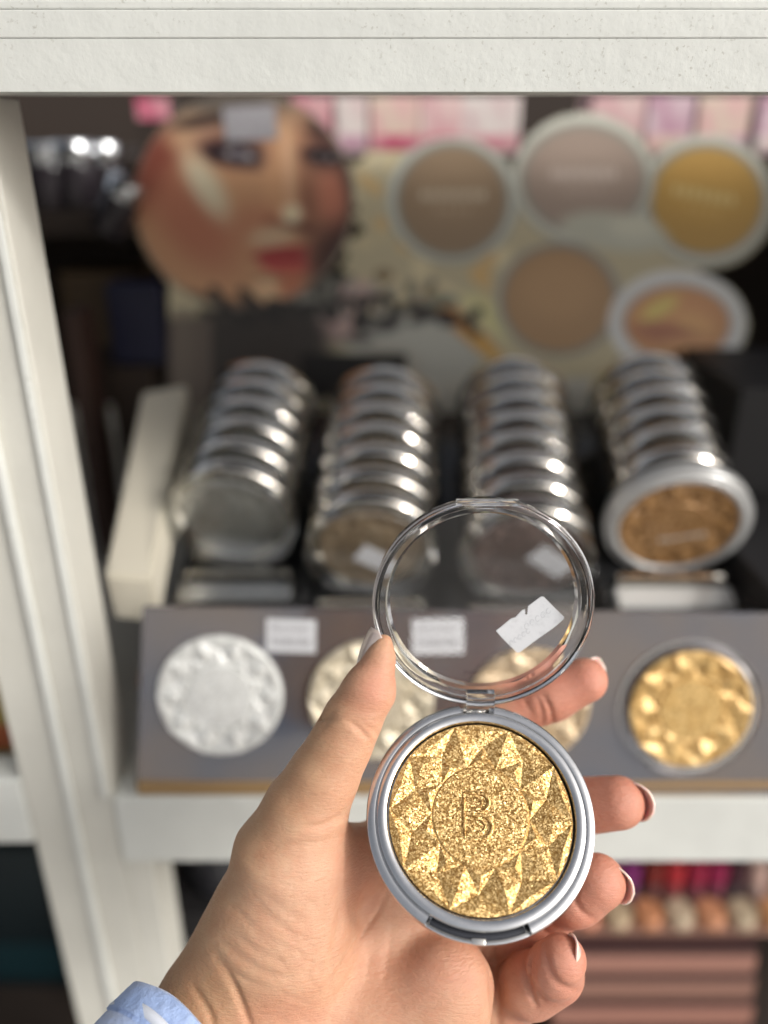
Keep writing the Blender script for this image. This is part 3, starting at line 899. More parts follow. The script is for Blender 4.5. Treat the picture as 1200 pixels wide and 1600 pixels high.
ring_tube('sleeve_stripe', [(0.0062, rc + 0.0004), (0.0064, rc + 0.0013), (0.0092, rc + 0.0015), (0.0095, rc + 0.0006)], M_CLOTH_W, slv)

# ------------------------------------------------------------------ stacked compacts
def closed_meshes():
    bp = [(0.0, -10), (33.0, -10), (34.6, -9), (35.0, -7.5), (35.0, -2.4), (34.6, -1.8), (32.4, -1.7), (31.8, -0.4), (30.6, 0.0), (29.4, -0.1), (28.6, -0.9), (28.4, -2.6), (0.0, -2.6)]
    b_ = lathe_mesh('small_base', bp, 72, None, closed=False)
    lp = [(0.0, 7.4), (30.0, 7.4), (33.4, 7.1), (34.7, 6.0), (35.0, 4.5), (35.0, -1.5), (33.2, -1.5), (33.0, 4.6), (31.6, 5.8), (0.0, 5.9)]
    l_ = lathe_mesh('small_lid', lp, 72, None, closed=False)
    for me_ in (b_, l_):
        for v in me_.vertices: v.co *= mm
        smooth_by_angle(me_, 32)
    return b_, l_
me_base, me_lid = closed_meshes()
me_base.materials.append(M_CHROME); me_lid.materials.append(M_CLEAR)
pan_shapes = {}
def small_pan(m):
    if m.name not in pan_shapes:
        p = pan_mesh('pan_' + m.name, 28.2 * mm, seed=5)
        p.materials.append(m); pan_shapes[m.name] = p
    return pan_shapes[m.name]
def compact(mw, pan_m, label, group, lid=True):
    t = empty('powder_compact', mw, label, 'compact', group)
    link('base', me_base, None, t)
    link('powder_pan', small_pan(pan_m), None, t, False, Matrix.Translation((0, 0, -1.2 * mm)))
    if lid: link('lid', me_lid, None, t, False, Matrix.Translation((0, 0, 0.3 * mm)))
    return t
A_C = Vector((0.055, 0.7071, -0.7071)).normalized()          # up the sloping rack, away from the camera
A_W = MC @ A_C
ords = ['front', 'second', 'third', 'fourth', 'fifth', 'sixth', 'seventh', 'eighth', 'ninth']
T = 18.0 * mm
cols = [
    (365, 812, 0.450, 6, M_GREY_S, 'icy grey', 'leftmost'),
    (580, 860, 0.436, 7, M_SAND_S, 'sand beige', 'second from left'),
    (822, 874, 0.436, 8, M_MAUVE_S, 'mauve brown', 'third from left'),
    (1060, 826, 0.450, 7, M_BRONZE_S, 'bronze', 'rightmost'),
]
col_front = []
for ci, (cx, cy, cd, n, pm, cname, where) in enumerate(cols):
    p0 = P(cx, cy, cd)
    for k in range(n):
        jit = Vector((random.uniform(-1, 1), 0, 0)) * 0.0008
        q = p0 + A_W * (T * k) + jit
        zr = Matrix.Rotation(random.uniform(0, 6), 4, 'Z')
        tilt = Matrix.Rotation(R(random.uniform(-1.2, 1.2)), 4, 'X')
        mw = frame(q, (1, 0, 0), -A_W) @ tilt @ (zr if k else Matrix.Identity(4))
        openc = (ci == 3 and k == 0)
        if openc:
            lab = 'open bronze compact at the front of the rightmost row'
        elif k == 0:
            lab = {0: 'closed icy grey compact facing front in the leftmost row on the rack', 1: 'closed beige compact with a white price tag, front of the second row', 2: 'closed mauve brown compact with a white price tag, seen through the raised lid'}[ci]
        else:
            lab = '%s compact from the front in the %s row on the rack' % (ords[k], where)
        c = compact(mw, pm, lab, 'silver compacts standing in rows on the rack', lid=not openc)
        if k == 0: col_front.append(c)
# lid of the open one, folded down in front
oc = col_front[3]
oc.scale = (1.12, 1.12, 1.12)
for ch in oc.children:
    if ch.name.startswith('base'):
        mb_ = me_base.copy(); mb_.materials.clear(); mb_.materials.append(mat('pale_satin_plastic', (0.66, 0.66, 0.65), 0.35, 0.5)); ch.data = mb_
ang = R(62)
hm = Matrix.Translation((0, -35 * mm, -1 * mm)) @ Matrix.Rotation(ang, 4, 'X') @ Matrix.Translation((0, 35.6 * mm, 1.5 * mm))
me_ol = me_lid.copy(); me_ol.materials.clear(); me_ol.materials.append(M_GLASS)
link('lid', me_ol, None, oc, False, hm)
# swirl writing tag on its pan
M_WRITE = mat('pale_script_print', (0.62, 0.58, 0.52), 0.6)
def scribble(parent, x0, x1, y0, z, m, amp=1.6, slope=0.25, name='script_print'):
    pts = []
    n = 60
    for i in range(n):
        t = i / (n - 1)
        pts.append(((x0 + (x1 - x0) * t + 0.5 * math.sin(t * 50)) * mm, (y0 + slope * (x1 - x0) * t + amp * math.sin(t * 44) * (0.6 + 0.4 * math.sin(t * 9))) * mm, z * mm))
    o = link(name, tube_mesh(name, pts, 0.45 * mm, 5, 0.4), m, parent)
    return o
scribble(oc, -8, 14, -8, 0.4, M_WRITE)
# round-cornered price tags on two front lids
def tag_mesh(name, w, h, th):
    bm = bmesh.new(); box_bm(bm, -w / 2, w / 2, -h / 2, h / 2, 0, th, min(w, h) * 0.0)
    for e in list(bm.edges): pass
    me_ = from_bm(bm, name)
    me_.materials.append(M_TAG)
    return me_
tagm = tag_mesh('price_tag', 0.0215, 0.0125, 0.0002)
link('price_tag', tagm, None, col_front[1], False, Matrix.Translation((3 * mm, 1.5 * mm, 7.9 * mm)) @ Matrix.Rotation(R(-32), 4, 'Z'))
link('price_tag', tagm, None, col_front[2], False, Matrix.Translation((9 * mm, 6 * mm, 7.9 * mm)) @ Matrix.Rotation(R(-38), 4, 'Z'))

inkt = mat('tag_print', (0.36, 0.36, 0.38), 0.7)
def print_rows(tagobj, w, hgt, z):
    bm = bmesh.new()
    rn = random.Random(int(w * 1e6) + len(tagobj.name))
    for row, (yy, hh_) in enumerate(((0.22, 0.16), (-0.18, 0.26))):
        x = -w * 0.40
        while x < w * 0.38:
            ww = rn.uniform(0.03, 0.07) * w
            box_bm(bm, x, x + ww, (yy - hh_ / 2) * hgt, (yy + hh_ / 2) * hgt, z, z + 0.00006, 0)
            x += ww + rn.uniform(0.015, 0.04) * w
    link('print_rows', from_bm(bm, 'print_rows'), inkt, tagobj)
# rack under the rows
down = Vector((0, math.sin(R(20)), -math.cos(R(20))))
ac = P(600, 830, 0.447)
rack_m = frame(ac + down * 0.0365, (1, 0, 0), -down)          # local z = slope normal, y = up the slope
rack = empty('compact_rack', rack_m, 'sloping glossy black rack holding the four rows of compacts', 'rack')
box('rack_floor', -0.115, 0.180, -0.040, 0.150, -0.004, -0.0005, M_ACRY, rack, 0.0006)
for xx in (-0.044, 0.036, 0.118):
    box('rack_divider', xx - 0.0012, xx + 0.0012, -0.030, 0.120, 0.0, 0.010, M_ACRY, rack, 0.0004)
M_CLR_EDGE = mat('clear_rack_lip', (0.95, 0.96, 0.95), 0.08, 0.0, Transmission_Weight=0.85, IOR=1.45)
box('rack_lip', -0.115, 0.180, -0.0450, -0.0410, -0.004, 0.016, M_CLR_EDGE, rack, 0.0005)
M_STEP = mat('pale_clear_step', (0.72, 0.73, 0.72), 0.25, 0.2)
for cf in col_front:
    q_ = rack_m.inverted() @ cf.matrix_world.translation
    box('row_step', q_.x - 0.032, q_.x + 0.032, q_.y - 0.030, q_.y - 0.016, -0.0003, 0.006, M_SILVER if cf is not col_front[3] else M_STEP, rack, 0.0012)
    box('row_stop', q_.x - 0.030, q_.x + 0.030, q_.y - 0.014, q_.y - 0.009, 0.0, 0.009, M_CHROME, rack, 0.0012)
for xx in (-0.10, 0.16):
    o = box('rack_leg', xx - 0.006, xx + 0.006, 0.130, 0.142, -0.14, -0.0045, M_ACRY, rack, 0.0005)

# ------------------------------------------------------------------ tester panel with embossed discs
pa = P(700, 1220, 0.410); pt_ = P(700, 950, 0.394)
up_ = (pt_ - pa).normalized(); n_ = Vector((1, 0, 0)).cross(up_).normalized()
if n_.dot(CAM - pa) < 0: n_ = -n_
yv = up_
def pf(px_, py_, off=0.0):
    return on_plane(px_, py_, pa, n_) + n_ * off
stand_o = P(700, 1220, 0.410)
stand_m = frame(Vector((0.0, pa.y, pa.z)), (1, 0, 0), n_)
stand = empty('tester_stand', stand_m, 'grey mirrored tester stand with four embossed powder discs on its slanted front', 'display stand')
inv = stand_m.inverted()
tl, bl, br, tr = [inv @ pf(*q) for q in ((222, 948), (213, 1221), (1320, 1245), (1320, 960))]
bm = bmesh.new()
fr = [bm.verts.new((p.x, p.y, 0)) for p in (tl, bl, br, tr)]
bk = [bm.verts.new((p.x, p.y, -0.003)) for p in (tl, bl, br, tr)]
bm.faces.new(fr)
bm.faces.new(bk[::-1])
for i in range(4):
    j = (i + 1) % 4
    bm.faces.new((fr[i], bk[i], bk[j], fr[j]))
bmesh.ops.recalc_face_normals(bm, faces=bm.faces)
bmesh.ops.bevel(bm, geom=bm.edges[:], offset=0.0008, segments=2, affect='EDGES')
link('front_panel', from_bm(bm, 'front_panel'), M_PANEL, stand)
# cardboard base edge, sides of the box
q = bl
zb = 1.1480
bb = box('cardboard_base', bl.x, br.x + 0.0, pa.y - 0.001, pa.y + 0.13, zb + 0.0003, zb + 0.0085, M_KRAFT, None, 0.0006)
bb.data.transform(inv); bb.parent = stand
sx = pf(213, 1221).x
sb = box('side_wall', sx + 0.001, sx + 0.0035, pa.y + 0.03, pa.y + 0.128, zb + 0.009, zb + 0.03, M_PANEL, None, 0.0004)
sb.data.transform(inv); sb.parent = stand
ringm = lathe_mesh('blister_ring', [(29.4, 0.0), (32.6, 0.0), (32.4, 1.8), (31.4, 2.6), (30.0, 2.2), (29.4, 1.0)], 96, None, closed=True)
for v in ringm.vertices: v.co *= mm
smooth_by_angle(ringm, 40)
discs = [(345, 1085, M_WHITE_S, 'pearl white', 98), (580, 1092, M_CHAMP_S, 'champagne', 98), (824, 1098, M_PEACH_S, 'peach beige', 97), (1077, 1106, M_GOLD_S, 'honey gold', 95.5)]
for i, (cx, cy, pm, nm, rp) in enumerate(discs):
    c_ = inv @ pf(cx, cy)
    r_ = rp / FPX * 0.402
    pme = pan_mesh('tester_' + pm.name, r_, relief=1.5, seed=20 + i)
    pme.materials.append(pm)
    o = link('tester_disc', pme, None, stand, False, Matrix.Translation((c_.x, c_.y, 0.0026)))
    o['label'] = '%s embossed tester disc' % nm
    if i in (3,):
        rs = r_ / (28.9 * mm)
        link('blister_ring', ringm, M_GLASS, stand, False, Matrix.Translation((c_.x, c_.y, 0.0005)) @ Matrix.Scale(rs * 1.04, 4))
        cm = lathe_mesh('blister', [(r_ * 1.02, 0.0), (r_ * 1.12, 0.0005), (r_ * 1.13, 0.0022), (r_ * 1.02, 0.0022)], 96, None, closed=True)
for cx, cy, rt in ((455, 993, -2), (687, 990, 1)):
    c_ = inv @ pf(cx, cy)
    bm = bmesh.new(); box_bm(bm, -0.0118, 0.0118, -0.0082, 0.0082, 0, 0.0002)
    o = pt_o = link('price_tag', from_bm(bm, 'price_tag'), M_TAG, stand, False, Matrix.Translation((c_.x, c_.y, 0.0006)) @ Matrix.Rotation(R(rt), 4, 'Z'))

for o_ in [c for c in stand.children if c.name.startswith('price_tag')]: print_rows(o_, 0.0236, 0.0164, 0.00021)

# ------------------------------------------------------------------ poster board
pp0 = P(700, 420, 0.60)
pn = Vector((0, -math.cos(R(8)), math.sin(R(8))))
def smooth01(x): x = np.clip(x, 0, 1); return x * x * (3 - 2 * x)
STEP = 3.5
gx = np.arange(190, 1215, STEP); gy = np.arange(120, 820, STEP)
GX, GY = np.meshgrid(gx, gy)
def ell(cx, cy, rx, ry, rot=0, soft=0.12):
    c, s_ = math.cos(R(rot)), math.sin(R(rot))
    x = (GX - cx) * c + (GY - cy) * s_; y = -(GX - cx) * s_ + (GY - cy) * c
    d = np.sqrt((x / rx) ** 2 + (y / ry) ** 2)
    return smooth01((1 + soft - d) / (2 * soft))
def rect(x0, x1, y0, y1, s_=3):
    return smooth01((GX - x0) / s_ + .5) * smooth01((x1 - GX) / s_ + .5) * smooth01((GY - y0) / s_ + .5) * smooth01((y1 - GY) / s_ + .5)
pic = np.zeros(GX.shape + (3,))
def lay2(c, w):
    global pic
    pic = pic * (1 - w[..., None]) + np.array(c, float) * w[..., None]
lay2((150, 142, 118), np.ones(GX.shape))
rs_ = np.random.default_rng(8)
for _ in range(60):                       # powder splashes on the cream ground
    lay2(random.choice([(172, 160, 128), (170, 138, 88), (160, 150, 120), (178, 168, 140)]), ell(rs_.uniform(550, 800), rs_.uniform(240, 560), rs_.uniform(8, 30), rs_.uniform(5, 16), rs_.uniform(0, 180), 0.3) * 0.6)
lay2((142, 142, 135), ell(650, 560, 110, 75, 0, 0.2))
lay2((128, 122, 112), ell(600, 580, 60, 40, 0, 0.3) * 0.6)
lay2((145, 95, 45), ell(725, 510, 14, 62, -48, 0.35))
lay2((165, 130, 70), ell(755, 540, 12, 50, -48, 0.35) * 0.8)
lay2((165, 162, 118), ell(770, 495, 22, 55, -55, 0.4) * 0.8)
lay2((148, 146, 138), rect(540, 1200, 590, 830))
# floral / script patches between the face and the shades
for cx, cy, rx, ry, c in ((500, 455, 55, 35, (62, 62, 58)), (470, 500, 90, 30, (52, 50, 46)), (560, 462, 34, 24, (158, 134, 130)), (528, 508, 34, 26, (150, 128, 124)), (590, 505, 40, 14, (70, 68, 66)), (600, 430, 16, 10, (96, 80, 60)), (655, 480, 30, 12, (84, 76, 62)), (690, 470, 26, 10, (88, 96, 88)), (675, 490, 16, 6, (30, 28, 26)), (560, 530, 26, 8, (60, 58, 58))):
    lay2(c, ell(cx, cy, rx, ry, 0, 0.25) * 0.9)
for k in range(26):
    lay2((44, 42, 40) if k % 2 else (120, 118, 112), ell(470 + 9 * k * 0.9, 470 + 22 * math.sin(k * 1.7), 6, 12, 30 * (k % 3), 0.4) * 0.8)
lay2((34, 30, 29), ell(400, 560, 120, 90, 0, 0.3) * .95)  # painted darkness of the interior below the face
lay2((40, 36, 34), rect(190, 500, 500, 830, 40))  # board coloured dark where the shaded gap behind would show
lay2((8, 8, 9), rect(470, 636, 553, 622))
tt = np.linspace(0, 1, 260)
sx_ = 318 + 440 * tt + 17 * np.sin(tt * 62); sy_ = 474 + 26 * tt + 22 * np.sin(tt * 57 + 1) * (0.7 + 0.5 * np.sin(tt * 13))
dmin_ = np.full(GX.shape, 1e9)
for xs_, ys_ in zip(sx_, sy_): dmin_ = np.minimum(dmin_, (GX - xs_) ** 2 + (GY - ys_) ** 2)
SCRIPT = smooth01((6.5 - np.sqrt(dmin_)) / 3 + .5)
# shades
def shade(cx, cy, ro, ri, ring_c, in_c, ryo=None, ryi=None, rot=0):
    ryo = ryo or ro; ryi = ryi or ri
    lay2(tuple(v * 0.80 for v in ring_c), ell(cx, cy, ro, ryo, rot, 0.02))
    lay2(ring_c, ell(cx - 1, cy - 2, ro * 0.965, ryo * 0.965, rot, 0.02))
    lay2(tuple(v * 0.72 for v in ring_c), ell(cx, cy - 1, ri * 1.09, ryi * 1.09, rot, 0.02))
    lay2(in_c, ell(cx, cy, ri, ryi, rot, 0.03))
    lay2(tuple(min(255, v * 1.12) for v in in_c), ell(cx, cy - ryi * .2, ri * .75, ryi * .6, rot, 0.5) * 0.6)
def words(cx, cy, w, rot, c, big=True):
    n = int(w / 13)
    for k in range(n):
        x = cx - w / 2 + w * (k + .5) / n; y = cy + (x - cx) * math.tan(R(rot))
        if big: lay2(c, ell(x, y, 4.6, 9, 10 * (k % 3), 0.3) * 0.85)
    for k in range(int(n * 0.6)):
        x = cx - w * .3 + w * .6 * (k + .5) / int(n * .6); y = cy + 24 + (x - cx) * math.tan(R(rot))
        lay2(c, ell(x, y, 4, 4, 0, 0.3) * 0.45)
shade(707, 313, 104, 83, (158, 160, 152), (118, 101, 82), 100, 84)
words(708, 305, 104, 0, (165, 155, 138))
shade(1104, 313, 104, 86, (160, 160, 150), (146, 116, 62), 104, 82)
words(1100, 305, 100, 10, (185, 168, 120))
shade(912, 280, 112, 92, (160, 160, 150), (128, 114, 104), 104, 80)
words(912, 272, 104, 0, (170, 160, 152))
lay2((150, 150, 138), ell(960, 362, 85, 30, 8, 0.15)); lay2((165, 164, 150), ell(990, 355, 36, 18, 0, 0.4) * 0.7)
shade(873, 468, 99, 85, (150, 146, 136), (134, 108, 80), 90, 80)
shade(1058, 505, 108, 82, (196, 198, 194), (156, 114, 82), 84, 58)
lay2((178, 160, 96), ell(1030, 482, 34, 13, -30, 0.5)); lay2((176, 140, 96), ell(1085, 505, 34, 16, 20, 0.5) * .8)
lay2((130, 84, 68), ell(1040, 520, 50, 14, 8, 0.5) * .8); lay2((168, 128, 92), ell(1075, 535, 40, 10, 0, 0.5) * .8)
# oval portrait
face = ell(380, 312, 173, 171, 0, 0.012)
base_pic = pic.copy()
lay2((152, 116, 88), np.ones(GX.shape))
lay2((96, 50, 40), ell(236, 236, 44, 96, 18, 0.6))
lay2((150, 112, 84), ell(262, 380, 60, 60, 0, 0.5) * 0.7)
lay2((136, 84, 66), ell(300, 342, 46, 90, -38, 0.6) * 0.8)
lay2((112, 92, 74), ell(350, 178, 130, 34, 0, 0.5))
lay2((66, 60, 54), ell(365, 134, 150, 42, 0, 0.25))
lay2((156, 128, 100), ell(300, 212, 42, 22, -12, 0.5) * 0.7)
lay2((36, 25, 24), ell(318, 190, 46, 9, -10, 0.4))
lay2((62, 45, 38), ell(400, 178, 40, 8, 4, 0.5) * .8)
lay2((120, 90, 76), ell(372, 222, 62, 26, 6, 0.5) * 0.8)
lay2((92, 62, 54), ell(368, 236, 58, 26, 8, 0.5) * .8)
lay2((30, 20, 24), ell(366, 240, 50, 18, 8, 0.35))
lay2((150, 146, 146), ell(374, 242, 25, 7, 8, 0.3) * 0.85)
lay2((70, 66, 72), ell(372, 241, 10, 10, 0, 0.3))
lay2((40, 30, 34), ell(366, 256, 44, 5, 10, 0.5) * 0.7)
lay2((160, 122, 92), ell(435, 280, 24, 90, -2, 0.6) * .8)
lay2((180, 150, 120), ell(452, 268, 9, 70, -4, 0.6) * .8)
lay2((170, 164, 142), ell(322, 292, 22, 56, -32, 0.6) * 0.9)
lay2((140, 92, 72), ell(400, 352, 40, 34, 0, 0.7) * 0.6)
lay2((122, 84, 68), ell(530, 320, 62, 190, 0, 0.7) * .85)
lay2((26, 18, 20), ell(580, 290, 48, 240, 0, 0.55))
lay2((44, 34, 32), ell(512, 172, 30, 34, 30, 0.6))
lay2((150, 96, 78), ell(520, 312, 24, 46, -6, 0.6) * .9)
lay2((70, 48, 44), ell(508, 238, 36, 26, 0, 0.6) * .9)
lay2((22, 15, 18), ell(508, 244, 32, 13, 4, 0.4))
lay2((140, 134, 132), ell(508, 246, 16, 5, 4, 0.4) * 0.85)
lay2((24, 18, 22), ell(507, 245, 7, 6.5, 0, 0.4))
lay2((40, 26, 25), ell(506, 208, 32, 7, 10, 0.5) * .95)
lay2((46, 28, 26), ell(532, 410, 46, 54, 0, 0.7) * .95)
lay2((96, 62, 50), ell(482, 318, 12, 44, -4, 0.8) * .6)
lay2((66, 40, 34), ell(462, 354, 28, 7, 6, 0.5))
lay2((196, 172, 146), ell(456, 334, 15, 14, 0, 0.6))
lay2((112, 66, 50), ell(424, 346, 12, 9, 0, 0.6) * .7)
lay2((158, 138, 114), ell(425, 370, 34, 16, -6, 0.6) * 0.9)
lay2((128, 46, 46), ell(440, 396, 42, 11, -6, 0.3)); lay2((146, 58, 56), ell(444, 413, 38, 13, 4, 0.3)); lay2((70, 22, 26), ell(440, 404, 42, 2.6, 0, 0.5))
lay2((96, 60, 48), ell(430, 434, 34, 6, 0, 0.6) * .6)
lay2((172, 146, 116), ell(420, 452, 24, 18, 0, 0.6) * .9); lay2((146, 88, 66), ell(455, 444, 20, 24, 0, 0.6) * .8)
lay2((56, 42, 34), ell(330, 476, 90, 14, 12, 0.5) * .9)
lay2((50, 46, 42), ell(470, 492, 80, 18, 0, 0.4) * .9)
rimring = ell(380, 312, 173, 171, 0, 0.01) - ell(380, 312, 168, 166, 0, 0.02)
lay2((110, 104, 96), np.clip(rimring, 0, 1) * 0.7)
pic = base_pic * (1 - face[..., None]) + pic * face[..., None]
lay2((30, 28, 28), SCRIPT * 0.9)
lay2((74, 66, 60), rect(262, 330, 500, 830) * (1 - face))
lay2((88, 80, 72), rect(270, 300, 480, 830) * (1 - face) * 0.5)
EDGE = 548 + 14 * np.sin(GY / 17.0) + 9 * np.sin(GY / 6.3 + 1)
inside = (ell(380, 312, 173, 171, 0, 0.001) > .5) | ((GX > 262) & (GX < 640) & (GY > 430)) | ((GX > EDGE) & (GX < 700) & (GY > 235)) \
    | ((GX >= 640) & (GX < 1010) & (GY > 300 + 0 * EDGE)) | (ell(707, 313, 105, 101, 0, 0.001) > .5) | (ell(912, 280, 113, 105, 0, 0.001) > .5) | (ell(1104, 313, 105, 105, 0, 0.001) > .5) \
    | (ell(873, 468, 100, 91, 0, 0.001) > .5) | (ell(1058, 505, 109, 85, 0, 0.001) > .5) | ((GX > 1000) & (GX < 1090) & (GY > 330) & (GY < 440))
inside &= ~((GX > 960) & (GY > 560) & ~(ell(1058, 505, 109, 85, 0, 0.001) > .5))
PG = 2.0
def lin_np(a):
    a = np.clip(a / 255.0, 0, 1)
    return np.where(a <= 0.04045, a / 12.92, ((a + 0.055) / 1.055) ** 2.4)
pc = np.clip(lin_np(pic) * PG, 0, 0.85)
ny_, nx_ = GX.shape
po = on_plane(700, 700, pp0, pn)
poster_m = frame(po, (1, 0, 0), pn)
pinv = poster_m.inverted()
used = {}
verts, faces, cols_ = [], [], []
def pv(j, i):
    k = j * nx_ + i
    if k not in used:
        used[k] = len(verts)
        verts.append(pinv @ on_plane(float(GX[j, i]), float(GY[j, i]), pp0, pn)); cols_.append((*pc[j, i], 1.0))
    return used[k]
for j in range(ny_ - 1):
    for i in range(nx_ - 1):
        if inside[j, i]:
            faces.append((pv(j, i), pv(j + 1, i), pv(j + 1, i + 1), pv(j, i + 1)))
me = bpy.data.meshes.new('printed_board'); me.from_pydata(verts, [], faces)
ca = me.color_attributes.new('print', 'FLOAT_COLOR', 'POINT')
ca.data.foreach_set('color', np.array(cols_, dtype=np.float32).ravel())
M_PRINT = mat('printed_card', (0.5, 0.5, 0.5), 0.45)
N, L, b = nodes(M_PRINT)
at = N.new('ShaderNodeAttribute'); at.attribute_name = 'print'
L.new(at.outputs['Color'], b.inputs['Base Color'])
poster = empty('poster_board', poster_m, 'die-cut makeup poster with a woman\'s face in a circle and five round powder shades', 'poster')
pb = link('printed_board', me, M_PRINT, poster)
sm = pb.modifiers.new('thickness', 'SOLIDIFY'); sm.thickness = 0.004; sm.offset = -1
c_ = pinv @ on_plane(391, 193, pp0, pn)
bm = bmesh.new(); box_bm(bm, -0.0180, 0.0180, -0.0108, 0.0108, 0, 0.0003)
link('price_tag', from_bm(bm, 'price_tag'), label_mat('greyed_tag_paper', (0.36, 0.35, 0.37), (0.26, 0.25, 0.27), 200), poster, False, Matrix.Translation((c_.x, c_.y, 0.0006)) @ Matrix.Rotation(R(3), 4, 'Z'))  # tag paper darkened to carry the compartment's shade in its colour

# ------------------------------------------------------------------ cream block beside the rack
c1 = [P(222, 612, 0.53), P(292, 600, 0.53), P(236, 905, 0.405), P(162, 898, 0.405)]
bm = bmesh.new()
tp = [bm.verts.new(p) for p in c1]
bt_ = [bm.verts.new(p + Vector((0, 0.004, -0.028))) for p in c1]
bm.faces.new(tp); bm.faces.new(bt_[::-1])
for i in range(4):
    j = (i + 1) % 4
    bm.faces.new((tp[i], bt_[i], bt_[j], tp[j]))
bmesh.ops.recalc_face_normals(bm, faces=bm.faces)
bmesh.ops.bevel(bm, geom=bm.edges[:], offset=0.0015, segments=2, affect='EDGES')
fo = link('foam_block', from_bm(bm, 'foam_block'), M_FOAM)
tag(fo, 'long cream block leaning at a slope just left of the compact rack', 'foam block')
bx = box('cardboard_box', -0.121, -0.104, 0.335, 0.40, 1.1479, 1.205, mat('dull_brown_card', (0.22, 0.13, 0.08), 0.8), None, 0.001)
tag(bx, 'small brown cardboard box under the low end of the cream block', 'box')

# ------------------------------------------------------------------ things at the back of the compartment
def mottled(name, c1, c2, sc=26):
    m = mat(name, c1, 0.4)
    N, L, b = nodes(m)
    tc = N.new('ShaderNodeTexCoord')
    n1 = noise_node(N, L, sc, 2, 0.5, tc.outputs['Object'], 1.2)
    r1 = ramp(N, L, n1.outputs['Fac'], [(0.36, c1), (0.64, c2)])
    L.new(r1.outputs[0], b.inputs['Base Color'])
    return m
def product_box(x0, x1, y0, y1, z0, z1, body, band, label, group, cat='box', name='product_box', bz=(0.08, 0.34)):
    t = empty(name, Matrix.Translation(((x0 + x1) / 2, (y0 + y1) / 2, z0)), label, cat, group)
    w, d_, h = (x1 - x0) / 2, (y1 - y0) / 2, z1 - z0
    box('carton', -w, w, -d_, d_, 0, h, body, t, 0.0015)
    box('colour_band', -w * 0.99, w * 0.99, -d_ - 0.0012, -d_ - 0.0002, h * bz[0], h * bz[1], band, t, 0.0003)
    return t
M_PK = mottled('pale_pink_carton', (0.70, 0.42, 0.44), (0.78, 0.62, 0.58)); M_WH = mottled('white_carton', (0.78, 0.72, 0.68), (0.68, 0.52, 0.52))
M_HP = mottled('hot_pink_print', (0.55, 0.08, 0.17), (0.70, 0.36, 0.40)); M_MG = mottled('orchid_carton', (0.56, 0.32, 0.42), (0.72, 0.58, 0.62))
M_CR = mottled('cream_carton', (0.74, 0.60, 0.50), (0.74, 0.44, 0.44)); M_RS = mottled('rose_carton', (0.62, 0.24, 0.30), (0.70, 0.46, 0.46))
yb = 0.70
def zt(px_, py_, Y):
    v = (800 - py_) / FPX
    d_ = Y / (math.cos(R(PITCH)) + v * math.sin(R(PITCH)))
    return (px_ - 600) / FPX * d_, CAM.z + d_ * (-math.sin(R(PITCH)) + v * math.cos(R(PITCH)))
spec = [(207, 268, 118, 180, M_DARKWOOD, M_HP, 'dark carton with hot pink top peeking out left above the poster face'),
        (452, 520, 110, 235, M_RS, M_PK, 'rose pink carton directly right of the poster face top'),
        (522, 575, 105, 235, M_WH, M_MG, 'white carton with orchid band behind the poster'),
        (577, 655, 108, 235, M_CR, M_HP, 'cream carton with hot pink band behind the poster'),
        (657, 722, 104, 235, M_PK, M_HP, 'pale pink carton with hot pink band behind the poster'),
        (724, 812, 110, 225, M_WH, M_RS, 'wide white carton over the first poster shade'),
        (930, 1010, 118, 230, M_PK, M_WH, 'pale pink carton between the second and third poster shades'),
        (1012, 1088, 112, 235, M_MG, M_CR, 'orchid pink carton above the golden poster shade'),
        (1090, 1180, 116, 235, M_CR, M_MG, 'cream carton with orchid band at the upper right'),
        (1182, 1290, 110, 235, M_MG, M_WH, 'orchid carton cut by the right edge of the picture')]
shelf_z = zt(600, 236, yb)[1] - 0.003
for x0, x1, y0_, y1_, mb, bnd, lab in spec:
    X0, z1_ = zt(x0, y0_, yb); X1, z0_ = zt(x1, y1_, yb)
    product_box(X0, X1 - 0.0008, yb, yb + 0.05, shelf_z + 0.0004 if x0 > 300 else shelf_z + 0.0004, min(z1_, 1.469), mb, bnd, lab, 'cartons on the back ledge', bz=(0.6, 0.97) if x0 < 300 else (0.08, 0.34))
cb('back_ledge', -0.60, 0.60, 0.69, 0.949, shelf_z - 0.010, shelf_z, M_DARKWOOD)

# glossy jars and dark boxes at the far left
M_JAR = mat('glossy_silver_jar', (0.62, 0.64, 0.66), 0.15, 1.0)
def jar(px_, py_, Y, r_, h, label, m=M_JAR, lid=M_JAR, group='silver topped jars at the back left', tiltx=0):
    X, Z = zt(px_, py_, Y)
    t = empty('jar', Matrix.Translation((X, Y, Z - h)) @ Matrix.Rotation(R(tiltx), 4, 'Y'), label, 'jar', group)
    b_ = lathe_mesh('jar_body', [(0, 0), (r_ * .9, 0), (r_, h * .08), (r_, h * .6), (r_ * .92, h * .68), (0, h * .68)], 40, None, False); smooth_by_angle(b_, 35)
    l_ = lathe_mesh('jar_lid', [(0, h * .685), (r_ * .98, h * .685), (r_ * 1.0, h * .74), (r_ * 1.0, h * .95), (r_ * .9, h), (0, h)], 40, None, False); smooth_by_angle(l_, 35)
    link('jar_body', b_, m, t); link('jar_lid', l_, lid, t)
    return t
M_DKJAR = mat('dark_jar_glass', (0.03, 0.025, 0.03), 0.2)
Y2 = 0.66
jar(68, 222, Y2, 0.016, 0.045, 'leftmost silver capped jar in the dark back left corner', M_DKJAR)
jar(112, 220, Y2, 0.015, 0.045, 'second silver capped jar in the dark back left corner', M_DKJAR)
jar(158, 222, Y2 + .02, 0.014, 0.045, 'third silver capped jar in the dark back left corner', M_DKJAR)
t_ = jar(155, 268, Y2 - .05, 0.013, 0.040, 'tilted silver capped jar below the other dark jars', M_DKJAR, tiltx=30)
